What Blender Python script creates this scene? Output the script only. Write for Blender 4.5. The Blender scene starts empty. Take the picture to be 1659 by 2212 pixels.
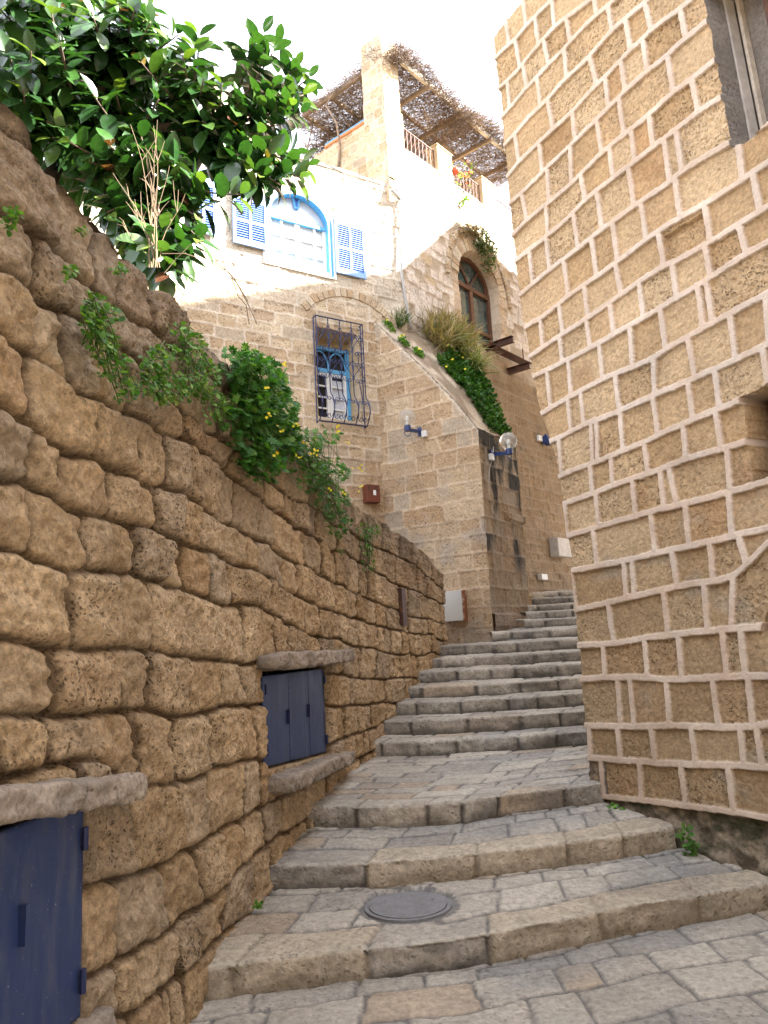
import bpy, math, random
import numpy as np
from mathutils import Matrix, Vector

# ------------------------------------------------------------------ camera
SC = bpy.context.scene
CW, CH, FPX, EYE = 1659., 2212., 1650., 1.7
PITCH = math.atan(296. / FPX); ROLL = math.radians(3.0)
cf = np.array([0, math.cos(PITCH), math.sin(PITCH)])
_r0 = np.array([1., 0, 0]); _u0 = np.cross(_r0, cf)
cr = _r0 * math.cos(ROLL) - _u0 * math.sin(ROLL)
cu = np.cross(cr, cf)
EYEP = np.array([0., 0., EYE])
cam = bpy.data.cameras.new("camera"); camo = bpy.data.objects.new("camera", cam)
SC.collection.objects.link(camo); SC.camera = camo
cam.sensor_fit = 'VERTICAL'; cam.sensor_height = 24.; cam.lens = FPX / CH * 24.
cam.clip_start = 0.05; cam.clip_end = 2000
camo.matrix_world = Matrix([[cr[0], cu[0], -cf[0], 0], [cr[1], cu[1], -cf[1], 0], [cr[2], cu[2], -cf[2], EYE], [0, 0, 0, 1]])

# ------------------------------------------------------------------ world, sun, exposure
SUN_AZ = math.radians(92)      # clockwise from +Y
SUN_EL = math.radians(44)
w = bpy.data.worlds.new("World"); SC.world = w; w.use_nodes = True
nt = w.node_tree
sky = nt.nodes.new('ShaderNodeTexSky'); sky.sky_type = 'NISHITA'; sky.sun_disc = False
sky.sun_elevation = SUN_EL; sky.sun_rotation = SUN_AZ
sky.dust_density = 3.0; sky.air_density = 1.0; sky.ozone_density = 1.0
bg = nt.nodes['Background']; bg.inputs[1].default_value = 0.05
hz = nt.nodes.new('ShaderNodeMix'); hz.data_type = 'RGBA'; hz.inputs[0].default_value = .75      # bright milky haze over the blue
hz.inputs[7].default_value = (8.0, 8.3, 9.3, 1); nt.links.new(sky.outputs[0], hz.inputs[6])
nt.links.new(hz.outputs[2], bg.inputs[0])
sun = bpy.data.lights.new("sun", 'SUN'); sun.energy = 5.0; sun.angle = math.radians(0.5); sun.color = (1, .94, .85)
suno = bpy.data.objects.new("sun", sun); SC.collection.objects.link(suno)
sdir = Vector((math.sin(SUN_AZ) * math.cos(SUN_EL), math.cos(SUN_AZ) * math.cos(SUN_EL), math.sin(SUN_EL)))
suno.rotation_euler = sdir.to_track_quat('Z', 'Y').to_euler(); suno.location = (20, 0, 30)
SC.view_settings.view_transform = 'Standard'; SC.view_settings.look = 'None'
SC.view_settings.exposure = 3.35; SC.view_settings.gamma = 1

# ------------------------------------------------------------------ helpers
def ray(x, y): return cf * FPX + cr * (x - CW / 2) + cu * (CH / 2 - y)
def atY(x, y, Y):
    d = ray(x, y); return d * (Y / d[1]) + EYEP
def atZ(x, y, z):
    d = ray(x, y); return d * ((z - EYE) / d[2]) + EYEP

class Frame:
    """vertical plane: origin (x,y), horizontal direction ux, outward normal n"""
    def __init__(s, o, ang, flip=1):
        s.o = np.array([o[0], o[1], 0.]); a = math.radians(ang)
        s.ux = np.array([math.sin(a), math.cos(a), 0.]); s.n = np.array([s.ux[1], -s.ux[0], 0.]) * flip
        s.uz = np.array([0, 0, 1.])
    def pt(s, u, z, h=0.): return s.o + s.ux * u + s.uz * z + s.n * h
    def px(s, x, y, h=0.):
        d = ray(x, y); o = s.o + s.n * h
        t = ((o - EYEP) @ s.n) / (d @ s.n); p = EYEP + d * t
        return float((p - s.o) @ s.ux), float(p[2])

_perm = np.random.RandomState(7).permutation(4096)
_rv = np.random.RandomState(8).rand(4096)
def hsh(i, j, seed=0):
    return _rv[_perm[(_perm[(i.astype(np.int64) + seed * 131) & 4095] + j.astype(np.int64) * 37 + seed) & 4095]]
def vn(x, y, seed=0):
    xi = np.floor(x); yi = np.floor(y); fx = x - xi; fy = y - yi
    fx = fx * fx * (3 - 2 * fx); fy = fy * fy * (3 - 2 * fy)
    a = hsh(xi, yi, seed); b = hsh(xi + 1, yi, seed); c = hsh(xi, yi + 1, seed); d = hsh(xi + 1, yi + 1, seed)
    return (a * (1 - fx) + b * fx) * (1 - fy) + (c * (1 - fx) + d * fx) * fy
def fbm(x, y, seed=0, o=4, g=.5):
    s = 0; a = 1; t = 0
    for k in range(o):
        s = s + a * vn(x * 2 ** k, y * 2 ** k, seed + k * 17); t += a; a *= g
    return s / t * 2 - 1
def sstep(a, b, x):
    t = np.clip((x - a) / (b - a), 0, 1); return t * t * (3 - 2 * t)

COL = SC.collection
def worldloc(o):
    v = np.zeros(3)
    while o is not None:
        v += np.array(o.location); o = o.parent
    return v
def link(name, me, parent=None):
    o = bpy.data.objects.new(name, me); COL.objects.link(o)
    if parent is not None: o.parent = parent
    return o
def mesh_obj(name, V, Fc, mat, parent=None, smooth=False, col=None):
    V = np.asarray(V, float)
    if parent is not None: V = V - worldloc(parent)
    me = bpy.data.meshes.new(name)
    if isinstance(Fc, np.ndarray):
        n = len(Fc); k = Fc.shape[1]
        me.vertices.add(len(V)); me.vertices.foreach_set('co', V.astype(np.float32).ravel())
        me.loops.add(n * k); me.loops.foreach_set('vertex_index', Fc.astype(np.int32).ravel())
        me.polygons.add(n); me.polygons.foreach_set('loop_start', (np.arange(n) * k).astype(np.int32))
        me.polygons.foreach_set('loop_total', np.full(n, k, np.int32))
        me.update(calc_edges=True)
    else:
        me.from_pydata([tuple(v) for v in V], [], [tuple(f) for f in Fc]); me.update()
    if col is not None:
        c = np.ones((len(V), 4), np.float32); c[:, :col.shape[1]] = col
        at = me.color_attributes.new('col', 'FLOAT_COLOR', 'POINT'); at.data.foreach_set('color', c.ravel())
    if smooth: me.polygons.foreach_set('use_smooth', [True] * len(me.polygons))
    if mat: me.materials.append(mat)
    return link(name, me, parent)
def empty(name, loc, label=None, cat=None, group=None, kind=None):
    o = bpy.data.objects.new(name, None); COL.objects.link(o); o.location = [float(a) for a in loc]
    o.empty_display_size = .1
    return tag(o, label, cat, group, kind)
def tag(o, label=None, cat=None, group=None, kind=None):
    if label: o['label'] = label
    if cat: o['category'] = cat
    if group: o['group'] = group
    if kind: o['kind'] = kind
    return o

class MB:
    def __init__(s): s.v = []; s.f = []
    def add(s, V, Fc):
        b = len(s.v); s.v += [tuple(map(float, p)) for p in V]; s.f += [tuple(i + b for i in f) for f in Fc]; return s
    def box(s, fr, u0, u1, z0, z1, h0, h1):
        P = [fr.pt(u, z, h) for h in (h0, h1) for z in (z0, z1) for u in (u0, u1)]
        return s.add(P, [(0, 1, 3, 2), (4, 6, 7, 5), (0, 4, 5, 1), (2, 3, 7, 6), (0, 2, 6, 4), (1, 5, 7, 3)])
    def hexa(s, P):
        """8 corners: bottom 4 loop, top 4 loop"""
        return s.add(P, [(3, 2, 1, 0), (4, 5, 6, 7), (0, 1, 5, 4), (1, 2, 6, 5), (2, 3, 7, 6), (3, 0, 4, 7)])
    def tube(s, pts, r, n=6, cap=True):
        pts = [np.array(p, float) for p in pts]; m = len(pts)
        rs = r if hasattr(r, '__len__') else [r] * m
        b = []; prev = None
        for i, p in enumerate(pts):
            t = pts[min(i + 1, m - 1)] - pts[max(i - 1, 0)]; t = t / (np.linalg.norm(t) + 1e-9)
            if prev is None:
                a = np.array([0, 0, 1.]) if abs(t[2]) < .9 else np.array([1., 0, 0])
            else: a = prev
            x = a - t * (a @ t); x /= np.linalg.norm(x) + 1e-9; prev = x; y = np.cross(t, x)
            for k in range(n):
                an = 2 * math.pi * k / n; b.append(p + (x * math.cos(an) + y * math.sin(an)) * rs[i])
        F_ = []
        for i in range(m - 1):
            for k in range(n):
                F_.append((i * n + k, i * n + (k + 1) % n, (i + 1) * n + (k + 1) % n, (i + 1) * n + k))
        if cap: F_.append(tuple(range(n))[::-1]); F_.append(tuple((m - 1) * n + k for k in range(n)))
        return s.add(b, F_)
    def ball(s, c, r, n=16, m=10, sq=(1, 1, 1)):
        V = [np.array(c) + np.array([0, 0, -r * sq[2]])]
        for i in range(1, m):
            a = math.pi * i / m
            for k in range(n):
                b = 2 * math.pi * k / n
                V.append(np.array(c) + np.array([math.sin(a) * math.cos(b) * r * sq[0], math.sin(a) * math.sin(b) * r * sq[1], -math.cos(a) * r * sq[2]]))
        V.append(np.array(c) + np.array([0, 0, r * sq[2]])); F_ = []
        for k in range(n): F_.append((0, 1 + (k + 1) % n, 1 + k))
        for i in range(m - 2):
            for k in range(n):
                a = 1 + i * n; F_.append((a + k, a + (k + 1) % n, a + n + (k + 1) % n, a + n + k))
        a = 1 + (m - 2) * n
        for k in range(n): F_.append((a + k, a + (k + 1) % n, len(V) - 1))
        return s.add(V, F_)
    def prism(s, fr, poly, h0, h1):
        n = len(poly)
        V = [fr.pt(u, z, h0) for u, z in poly] + [fr.pt(u, z, h1) for u, z in poly]
        return s.add(V, [tuple(range(n))[::-1], tuple(range(n, 2 * n))] + [(i, (i + 1) % n, n + (i + 1) % n, n + i) for i in range(n)])
    def ring(s, fr, outer, inner, h0, h1, closed=True):
        n = len(outer)
        V = [fr.pt(u, z, h) for h in (h0, h1) for P in (outer, inner) for u, z in P]
        F_ = []
        for i in range(n if closed else n - 1):
            j = (i + 1) % n
            F_ += [(2 * n + i, 2 * n + j, 3 * n + j, 3 * n + i), (i, n + i, n + j, j), (i, j, 2 * n + j, 2 * n + i), (n + i, 3 * n + i, 3 * n + j, n + j)]
        if not closed:
            F_ += [(0, 2 * n, 3 * n, n), (n - 1, 2 * n - 1, 4 * n - 1, 3 * n - 1)]
        return s.add(V, F_)
    def build(s, name, mat, parent=None, smooth=False, bevel=0):
        o = mesh_obj(name, s.v, s.f, mat, parent, smooth)
        if bevel:
            b = o.modifiers.new('bevel', 'BEVEL'); b.width = bevel; b.segments = 2; b.limit_method = 'ANGLE'
        return o

# ------------------------------------------------------------------ materials
def nodes(name):
    m = bpy.data.materials.new(name); m.use_nodes = True; t = m.node_tree
    return m, t, t.nodes, t.links, t.nodes['Principled BSDF']
def mixc(t, fac, a, b, mode='MIX'):
    n = t.nodes.new('ShaderNodeMix'); n.data_type = 'RGBA'; n.blend_type = mode
    for k, v in ((0, fac), (6, a), (7, b)):
        if hasattr(v, 'links') or hasattr(v, 'is_output'): t.links.new(v, n.inputs[k])
        else: n.inputs[k].default_value = v if k == 0 else (*v, 1)[:4]
    return n.outputs[2]
def maprange(t, v, a, b, c=0., d=1.):
    n = t.nodes.new('ShaderNodeMapRange'); t.links.new(v, n.inputs[0])
    for i, q in enumerate((a, b, c, d)): n.inputs[i + 1].default_value = q
    return n.outputs[0]
def math_(t, op, a, b=None):
    n = t.nodes.new('ShaderNodeMath'); n.operation = op
    for i, q in enumerate((a, b)):
        if q is None: continue
        if hasattr(q, 'is_output'): t.links.new(q, n.inputs[i])
        else: n.inputs[i].default_value = q
    return n.outputs[0]
def noise(t, scale, detail=5, rough=.6, vec=None):
    n = t.nodes.new('ShaderNodeTexNoise'); n.inputs['Scale'].default_value = scale; n.inputs['Detail'].default_value = detail
    n.inputs['Roughness'].default_value = rough
    if vec is not None: t.links.new(vec, n.inputs['Vector'])
    return n.outputs[0]
def mat_stone(name, pit_scale=38., bump=.6, bd=.012, pit_dark=.45, vary=.35, rough=.92, fs=34., hk=1.6):
    m, t, N, L, b = nodes(name)
    g = N.new('ShaderNodeNewGeometry'); P = g.outputs['Position']
    at = N.new('ShaderNodeAttribute'); at.attribute_name = 'col'
    big = noise(t, 2.3, 4, .6, P); fine = noise(t, fs, 9, .78, P); mid = noise(t, 9, 5, .65, P)
    v = N.new('ShaderNodeTexVoronoi'); v.inputs['Scale'].default_value = pit_scale
    warp = N.new('ShaderNodeVectorMath'); warp.operation = 'MULTIPLY_ADD'
    nz = N.new('ShaderNodeTexNoise'); nz.inputs['Scale'].default_value = 30; L.new(P, nz.inputs['Vector'])
    L.new(nz.outputs[1], warp.inputs[0]); warp.inputs[1].default_value = (.035, .035, .035); L.new(P, warp.inputs[2])
    L.new(warp.outputs[0], v.inputs['Vector'])
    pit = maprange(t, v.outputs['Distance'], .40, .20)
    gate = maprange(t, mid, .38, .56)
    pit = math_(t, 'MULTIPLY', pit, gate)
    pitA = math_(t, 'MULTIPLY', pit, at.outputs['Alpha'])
    k1 = maprange(t, fine, .36, .64, 1 - vary, 1 + vary * .75)
    mm = maprange(t, at.outputs['Alpha'], 0, .08, .3, 1.); k1 = math_(t, 'ADD', math_(t, 'MULTIPLY', math_(t, 'SUBTRACT', k1, 1.), mm), 1.)
    k2 = maprange(t, big, .3, .7, 1 - vary * .5, 1 + vary * .35)
    k = math_(t, 'MULTIPLY', k1, k2)
    k3 = maprange(t, pitA, 0, 1, 1, pit_dark); k = math_(t, 'MULTIPLY', k, k3)  # pits darkened in base colour: occlusion-like shade along with dirt
    vm = N.new('ShaderNodeVectorMath'); vm.operation = 'SCALE'; L.new(at.outputs['Color'], vm.inputs[0]); L.new(k, vm.inputs['Scale'])
    L.new(vm.outputs[0], b.inputs['Base Color'])
    b.inputs['Roughness'].default_value = rough; b.inputs['Specular IOR Level'].default_value = .25
    h = math_(t, 'SUBTRACT', math_(t, 'ADD', math_(t, 'MULTIPLY', fine, hk), math_(t, 'MULTIPLY', mid, .8)), math_(t, 'MULTIPLY', pitA, 1.3))
    bp = N.new('ShaderNodeBump'); bp.inputs['Strength'].default_value = bump; bp.inputs['Distance'].default_value = bd
    L.new(h, bp.inputs['Height']); L.new(bp.outputs[0], b.inputs['Normal'])
    return m
def mat_plain(name, c, rough=.6, metal=0., vary=.2, scale=12., bump=.15, bd=.004, spec=.5):
    m, t, N, L, b = nodes(name)
    g = N.new('ShaderNodeNewGeometry'); P = g.outputs['Position']
    n = noise(t, scale, 6, .65, P); n2 = noise(t, scale * .17, 3, .6, P)
    k = math_(t, 'MULTIPLY', maprange(t, n, .3, .7, 1 - vary, 1 + vary), maprange(t, n2, .3, .7, 1 - vary * .6, 1 + vary * .5))
    vm = N.new('ShaderNodeVectorMath'); vm.operation = 'SCALE'; vm.inputs[0].default_value = c; L.new(k, vm.inputs['Scale'])
    L.new(vm.outputs[0], b.inputs['Base Color']); b.inputs['Roughness'].default_value = rough; b.inputs['Metallic'].default_value = metal
    b.inputs['Specular IOR Level'].default_value = spec
    bp = N.new('ShaderNodeBump'); bp.inputs['Strength'].default_value = bump; bp.inputs['Distance'].default_value = bd
    L.new(n, bp.inputs['Height']); L.new(bp.outputs[0], b.inputs['Normal'])
    return m
def mat_rust(name, c1, c2, rough=.7, thr=.5):
    m, t, N, L, b = nodes(name)
    g = N.new('ShaderNodeNewGeometry'); P = g.outputs['Position']
    n = noise(t, 9, 8, .7, P); f = maprange(t, n, thr, thr + .12)
    L.new(mixc(t, f, c1, c2), b.inputs['Base Color']); b.inputs['Roughness'].default_value = rough
    bp = N.new('ShaderNodeBump'); bp.inputs['Strength'].default_value = .3; bp.inputs['Distance'].default_value = .003
    L.new(n, bp.inputs['Height']); L.new(bp.outputs[0], b.inputs['Normal'])
    return m
def mat_leaf(name, rough=.45, trans=.3, spec=.5):
    m, t, N, L, b = nodes(name)
    at = N.new('ShaderNodeAttribute'); at.attribute_name = 'col'
    g = N.new('ShaderNodeNewGeometry'); n = noise(t, 30, 3, .6, g.outputs['Position'])
    vm = N.new('ShaderNodeVectorMath'); vm.operation = 'SCALE'; L.new(at.outputs['Color'], vm.inputs[0]); L.new(maprange(t, n, .3, .7, .8, 1.2), vm.inputs['Scale'])
    L.new(vm.outputs[0], b.inputs['Base Color']); b.inputs['Roughness'].default_value = rough; b.inputs['Specular IOR Level'].default_value = spec
    tr = N.new('ShaderNodeBsdfTranslucent'); br = N.new('ShaderNodeVectorMath'); br.operation = 'MULTIPLY'
    L.new(vm.outputs[0], br.inputs[0]); br.inputs[1].default_value = (1.5, 1.7, .6); L.new(br.outputs[0], tr.inputs[0])
    mx = N.new('ShaderNodeMixShader'); mx.inputs[0].default_value = trans; L.new(b.outputs[0], mx.inputs[1]); L.new(tr.outputs[0], mx.inputs[2])
    L.new(mx.outputs[0], N['Material Output'].inputs[0])
    return m
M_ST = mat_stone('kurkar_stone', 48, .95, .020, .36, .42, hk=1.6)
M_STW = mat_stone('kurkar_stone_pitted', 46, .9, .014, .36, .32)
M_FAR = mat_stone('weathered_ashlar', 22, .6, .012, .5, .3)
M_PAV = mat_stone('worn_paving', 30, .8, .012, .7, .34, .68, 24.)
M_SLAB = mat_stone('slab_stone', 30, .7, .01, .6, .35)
def mat_scuffed(name, c1, c2, sc=(9, 9, 2.2), lo=.52, hi=.72):
    m, t, N, L, b = nodes(name)
    g = N.new('ShaderNodeNewGeometry'); mp = N.new('ShaderNodeVectorMath'); mp.operation = 'MULTIPLY'; L.new(g.outputs['Position'], mp.inputs[0]); mp.inputs[1].default_value = sc
    n = noise(t, 1., 8, .68, mp.outputs[0]); n2 = noise(t, 60, 3, .6, g.outputs['Position']); n3 = noise(t, 5, 6, .7, g.outputs['Position'])
    f = math_(t, 'MULTIPLY', maprange(t, n, lo, hi), .8); col = mixc(t, f, c1, c2)
    col = mixc(t, maprange(t, n3, .66, .72), col, (.10, .05, .03)); col = mixc(t, maprange(t, n2, .68, .74), col, (.3, .3, .3))
    L.new(col, b.inputs['Base Color']); L.new(maprange(t, n, .3, .7, .4, .75), b.inputs['Roughness'])
    bp = N.new('ShaderNodeBump'); bp.inputs['Strength'].default_value = .25; bp.inputs['Distance'].default_value = .004; L.new(n3, bp.inputs['Height']); L.new(bp.outputs[0], b.inputs['Normal'])
    return m
M_BLUE = mat_scuffed('blue_painted_metal', (.013, .028, .092), (.065, .072, .10))
M_DBLUE = mat_plain('dark_blue_iron', (.02, .03, .09), .45, .3, .3)
M_LAMPB = mat_plain('lamp_blue', (.012, .035, .14), .4, 0, .2)
M_TURQ = mat_plain('turquoise_paint', (.10, .35, .60), .5, 0, .12)
M_SHUT = mat_plain('shutter_paint', (.25, .42, .75), .5, 0, .12)
M_SLAT = mat_plain('shutter_slat', (.07, .16, .50), .5, 0, .15)
M_WHITE = mat_plain('white_paint', (.72, .72, .70), .55, 0, .08)
M_CURT = mat_plain('curtain_cloth', (.5, .52, .55), .9, 0, .2, 20)
M_DARK = mat_plain('dark_interior', (.012, .010, .009), .9)
M_GLASS = mat_plain('window_glass', (.05, .075, .07), .06, 0, .5, 3, .05, .002, 1.)
M_PANE = mat_plain('milky_glass', (.55, .58, .60), .12, 0, .2, 3, .02, .002, .8)
M_WOOD = mat_plain('brown_window_wood', (.10, .042, .018), .55, 0, .35, 18)
M_GREYWOOD = mat_plain('weathered_timber', (.23, .17, .12), .85, 0, .35, 16, .3)
M_PALEWOOD = mat_plain('pale_timber', (.50, .44, .36), .8, 0, .25, 16, .3)
M_RUST = mat_rust('rusty_steel', (.055, .022, .012), (.13, .05, .02))
M_RBOX = mat_rust('red_brown_enamel', (.13, .032, .016), (.09, .025, .012), .5)
M_WBOX = mat_rust('white_enamel', (.55, .54, .50), (.45, .40, .33), .45, .62)
M_RRIM = mat_rust('rusted_rim', (.25, .09, .04), (.45, .40, .32), .7, .5)
M_GREY = mat_plain('grey_plaster', (.40, .37, .33), .85, 0, .2)
M_PIPE = mat_plain('grey_pipe', (.36, .36, .35), .5, 0, .15)
M_OCHRE = mat_plain('ochre_plaster', (.36, .26, .13), .9, 0, .25, 6)
M_COPE_B = mat_plain('coping_blue', (.10, .28, .42), .6)
M_COPE_O = mat_plain('coping_orange', (.55, .20, .08), .7)
M_TWIG = mat_plain('dry_twig', (.17, .115, .078), .9, 0, .4, 8)
M_STALK = mat_plain('dry_stalk', (.17, .12, .07), .9, 0, .3, 8)
M_BARK = mat_plain('bark', (.10, .065, .045), .9, 0, .4, 20, .5)
M_MAN = mat_plain('cast_iron', (.17, .17, .175), .6, 0, .25, 40, .4)
M_SOIL = mat_plain('soil', (.10, .07, .045), .95, 0, .3)
M_LEAF = mat_leaf('rubber_leaf', .26, .16, .6)
M_HERB = mat_leaf('herb_leaf', .55, .3, .3)
M_RAIL = mat_plain('rusty_railing', (.12, .05, .035), .7, 0, .4, 20)
m, t_, N_, L_, b_ = nodes('globe_glass')
b_.inputs['Base Color'].default_value = (.80, .79, .74, 1); b_.inputs['Roughness'].default_value = .08
b_.inputs['Transmission Weight'].default_value = .8; b_.inputs['IOR'].default_value = 1.14; M_GLOBE = m

# ------------------------------------------------------------------ masonry surface engine
def rnd_joints(lines, umin, umax, length, seed, tilt=.02):
    """random joints for every course between successive horizontal lines"""
    R = np.random.RandomState(seed); out = []
    for k in range(len(lines) - 1):
        u = umin - R.rand() * length; J = []
        while u < umax + length:
            u += length * (.55 + R.rand() * .95); J.append((u, R.randn() * tilt))
        out.append(J)
    return out
def regular_courses(z0, z1, h, seed, jit=.18):
    R = np.random.RandomState(seed); z = z0; o = []
    while z < z1 + h: o.append(z); z += h * (1 + (R.rand() - .5) * 2 * jit)
    return o
def masonry(U, V, lines, joints, seed=0, warp=.02, wf=3., rr=.06):
    """U,V arrays (m). lines: list ascending of callables/consts v_k(u); joints[k]: list (u_at_mid, tilt).
    returns dist to the nearest joint line (m), cell id (float hash 0..1 x3), course index"""
    Uw = U + fbm(U * wf, V * wf, seed + 1, 3) * warp; Vw = V + fbm(U * wf, V * wf, seed + 2, 3) * warp
    LV = [np.full_like(U, l) if np.isscalar(l) else l(Uw) for l in lines]
    for k in range(1, len(LV)): LV[k] = np.maximum(LV[k], LV[k - 1] + .03)
    idx = np.zeros(U.shape, int) - 1
    for k in range(len(LV)): idx += (Vw > LV[k])
    idx = np.clip(idx, 0, len(LV) - 2)
    D = np.full(U.shape, 9.); CID = np.zeros(U.shape, int)
    for k in range(len(LV) - 1):
        mk = idx == k
        if not mk.any(): continue
        u = Uw[mk]; v = Vw[mk]; lo = LV[k][mk]; hi = LV[k + 1][mk]
        dv = np.minimum(v - lo, hi - v); mid = (lo + hi) / 2
        J = np.array(sorted(joints[k])) if len(joints[k]) else np.array([(-99., 0.), (99., 0.)])
        pos = J[:, 0][None, :] + J[:, 1][None, :] * ((v - mid) / .3)[:, None]
        dd = u[:, None] - pos
        du = np.abs(dd).min(1); c = (dd > 0).sum(1)
        r = np.minimum(rr, (hi - lo) * .25)
        qx = np.clip(r - du, 0, None); qy = np.clip(r - dv, 0, None)
        d = r - np.hypot(qx, qy); d = np.where((qx > 0) & (qy > 0), d, np.minimum(du, dv))
        D[mk] = d; CID[mk] = k * 97 + c
    h1 = hsh(CID, CID * 3 + 1, seed + 5); h2 = hsh(CID, CID * 5 + 2, seed + 6); h3 = hsh(CID, CID * 7 + 3, seed + 7)
    return np.clip(D, 0, None), h1, h2, h3, idx
def grid_faces(nu, nv, flip=False):
    i = np.arange(nu - 1)[:, None] * nv + np.arange(nv - 1)[None, :]
    q = np.stack([i, i + nv, i + nv + 1, i + 1], -1).reshape(-1, 4)
    return q[:, ::-1] if flip else q
def lerp3(a, b, t): return np.asarray(a) * (1 - t[..., None]) + np.asarray(b) * t[..., None]

# ------------------------------------------------------------------ tile -> picture coordinates (zooms the stones were measured in)
def TL(ox, oy, sc): return lambda pts: [((ox + sc * x) * .54, (oy + sc * y) * .54) for x, y in pts]
tP, tQ, tS, tT = TL(0, 0, .7836), TL(0, 1200, .7233), TL(0, 2500, .8439), TL(900, 2200, .9042)
tA, tB, tC, tD, tE = TL(1940, 0, .6823), TL(1940, 700, .6823), TL(2140, 1400, .5618), TL(2240, 2100, .5015), TL(2240, 2700, .5015)
def linefn(pts, slope0=None):
    p = sorted(pts); x = np.array([a for a, b in p]); y = np.array([b for a, b in p])
    keep = np.concatenate([[True], np.diff(x) > .01]); x = x[keep]; y = y[keep]
    k = min(3, len(x)) - 1
    s0 = (y[k] - y[0]) / (x[k] - x[0]) * .4 if len(x) > 1 else 0; s1 = (y[-1] - y[-1 - k]) / (x[-1] - x[-1 - k]) * .4 if len(x) > 1 else 0
    def f(u):
        r = np.interp(u, x, y)
        return r + np.where(u < x[0], (u - x[0]) * s0, 0) + np.where(u > x[-1], (u - x[-1]) * s1, 0)
    return f

# ------------------------------------------------------------------ GROUND, PAVEMENT, STAIRS
gm = mat_plain('earth', (.16, .13, .10), .95, 0, .3, 2, .3, .02)
g = MB().add([(-150, -60, -.6), (150, -60, -.6), (150, 250, -.6), (-150, 250, -.6)], [(0, 1, 2, 3)]).build('ground', gm); tag(g, kind='structure')

def resample(pts, n=181, extL=.3, extR=.3):
    p = np.array(pts, float); a = p[0] - (p[1] - p[0]) / np.linalg.norm(p[1] - p[0]) * extL; b = p[-1] + (p[-1] - p[-2]) / np.linalg.norm(p[-1] - p[-2]) * extR
    p = np.vstack([a, p, b]); s = np.concatenate([[0], np.cumsum(np.hypot(*np.diff(p, axis=0).T))])
    t = np.linspace(0, s[-1], n)
    x = np.interp(t, s, p[:, 0]); y = np.interp(t, s, p[:, 1])
    for _ in range(6):   # soften the corners of the edge line
        y[1:-1] = (y[:-2] + 2 * y[1:-1] + y[2:]) / 4; x[1:-1] = (x[:-2] + 2 * x[1:-1] + x[2:]) / 4
    return np.stack([x, y], 1), t
def tread_color(h1, h2, h3, d, U, V, seed):
    base = lerp3((.35, .315, .265), (.50, .455, .375), h1)
    base = lerp3(base, (.42, .31, .20), (h2 > .86) * .55); base = lerp3(base, (.30, .28, .25), (h3 > .8) * .4)
    grey = sstep(.05, .5, fbm(U * 1.1, V * 1.6, seed + 40, 4)); base = lerp3(base, (.22, .225, .225), grey * .5)
    j = 1 - sstep(.005, .016, d); base = lerp3(base, (.12, .115, .11), j * .85)
    return base
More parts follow.
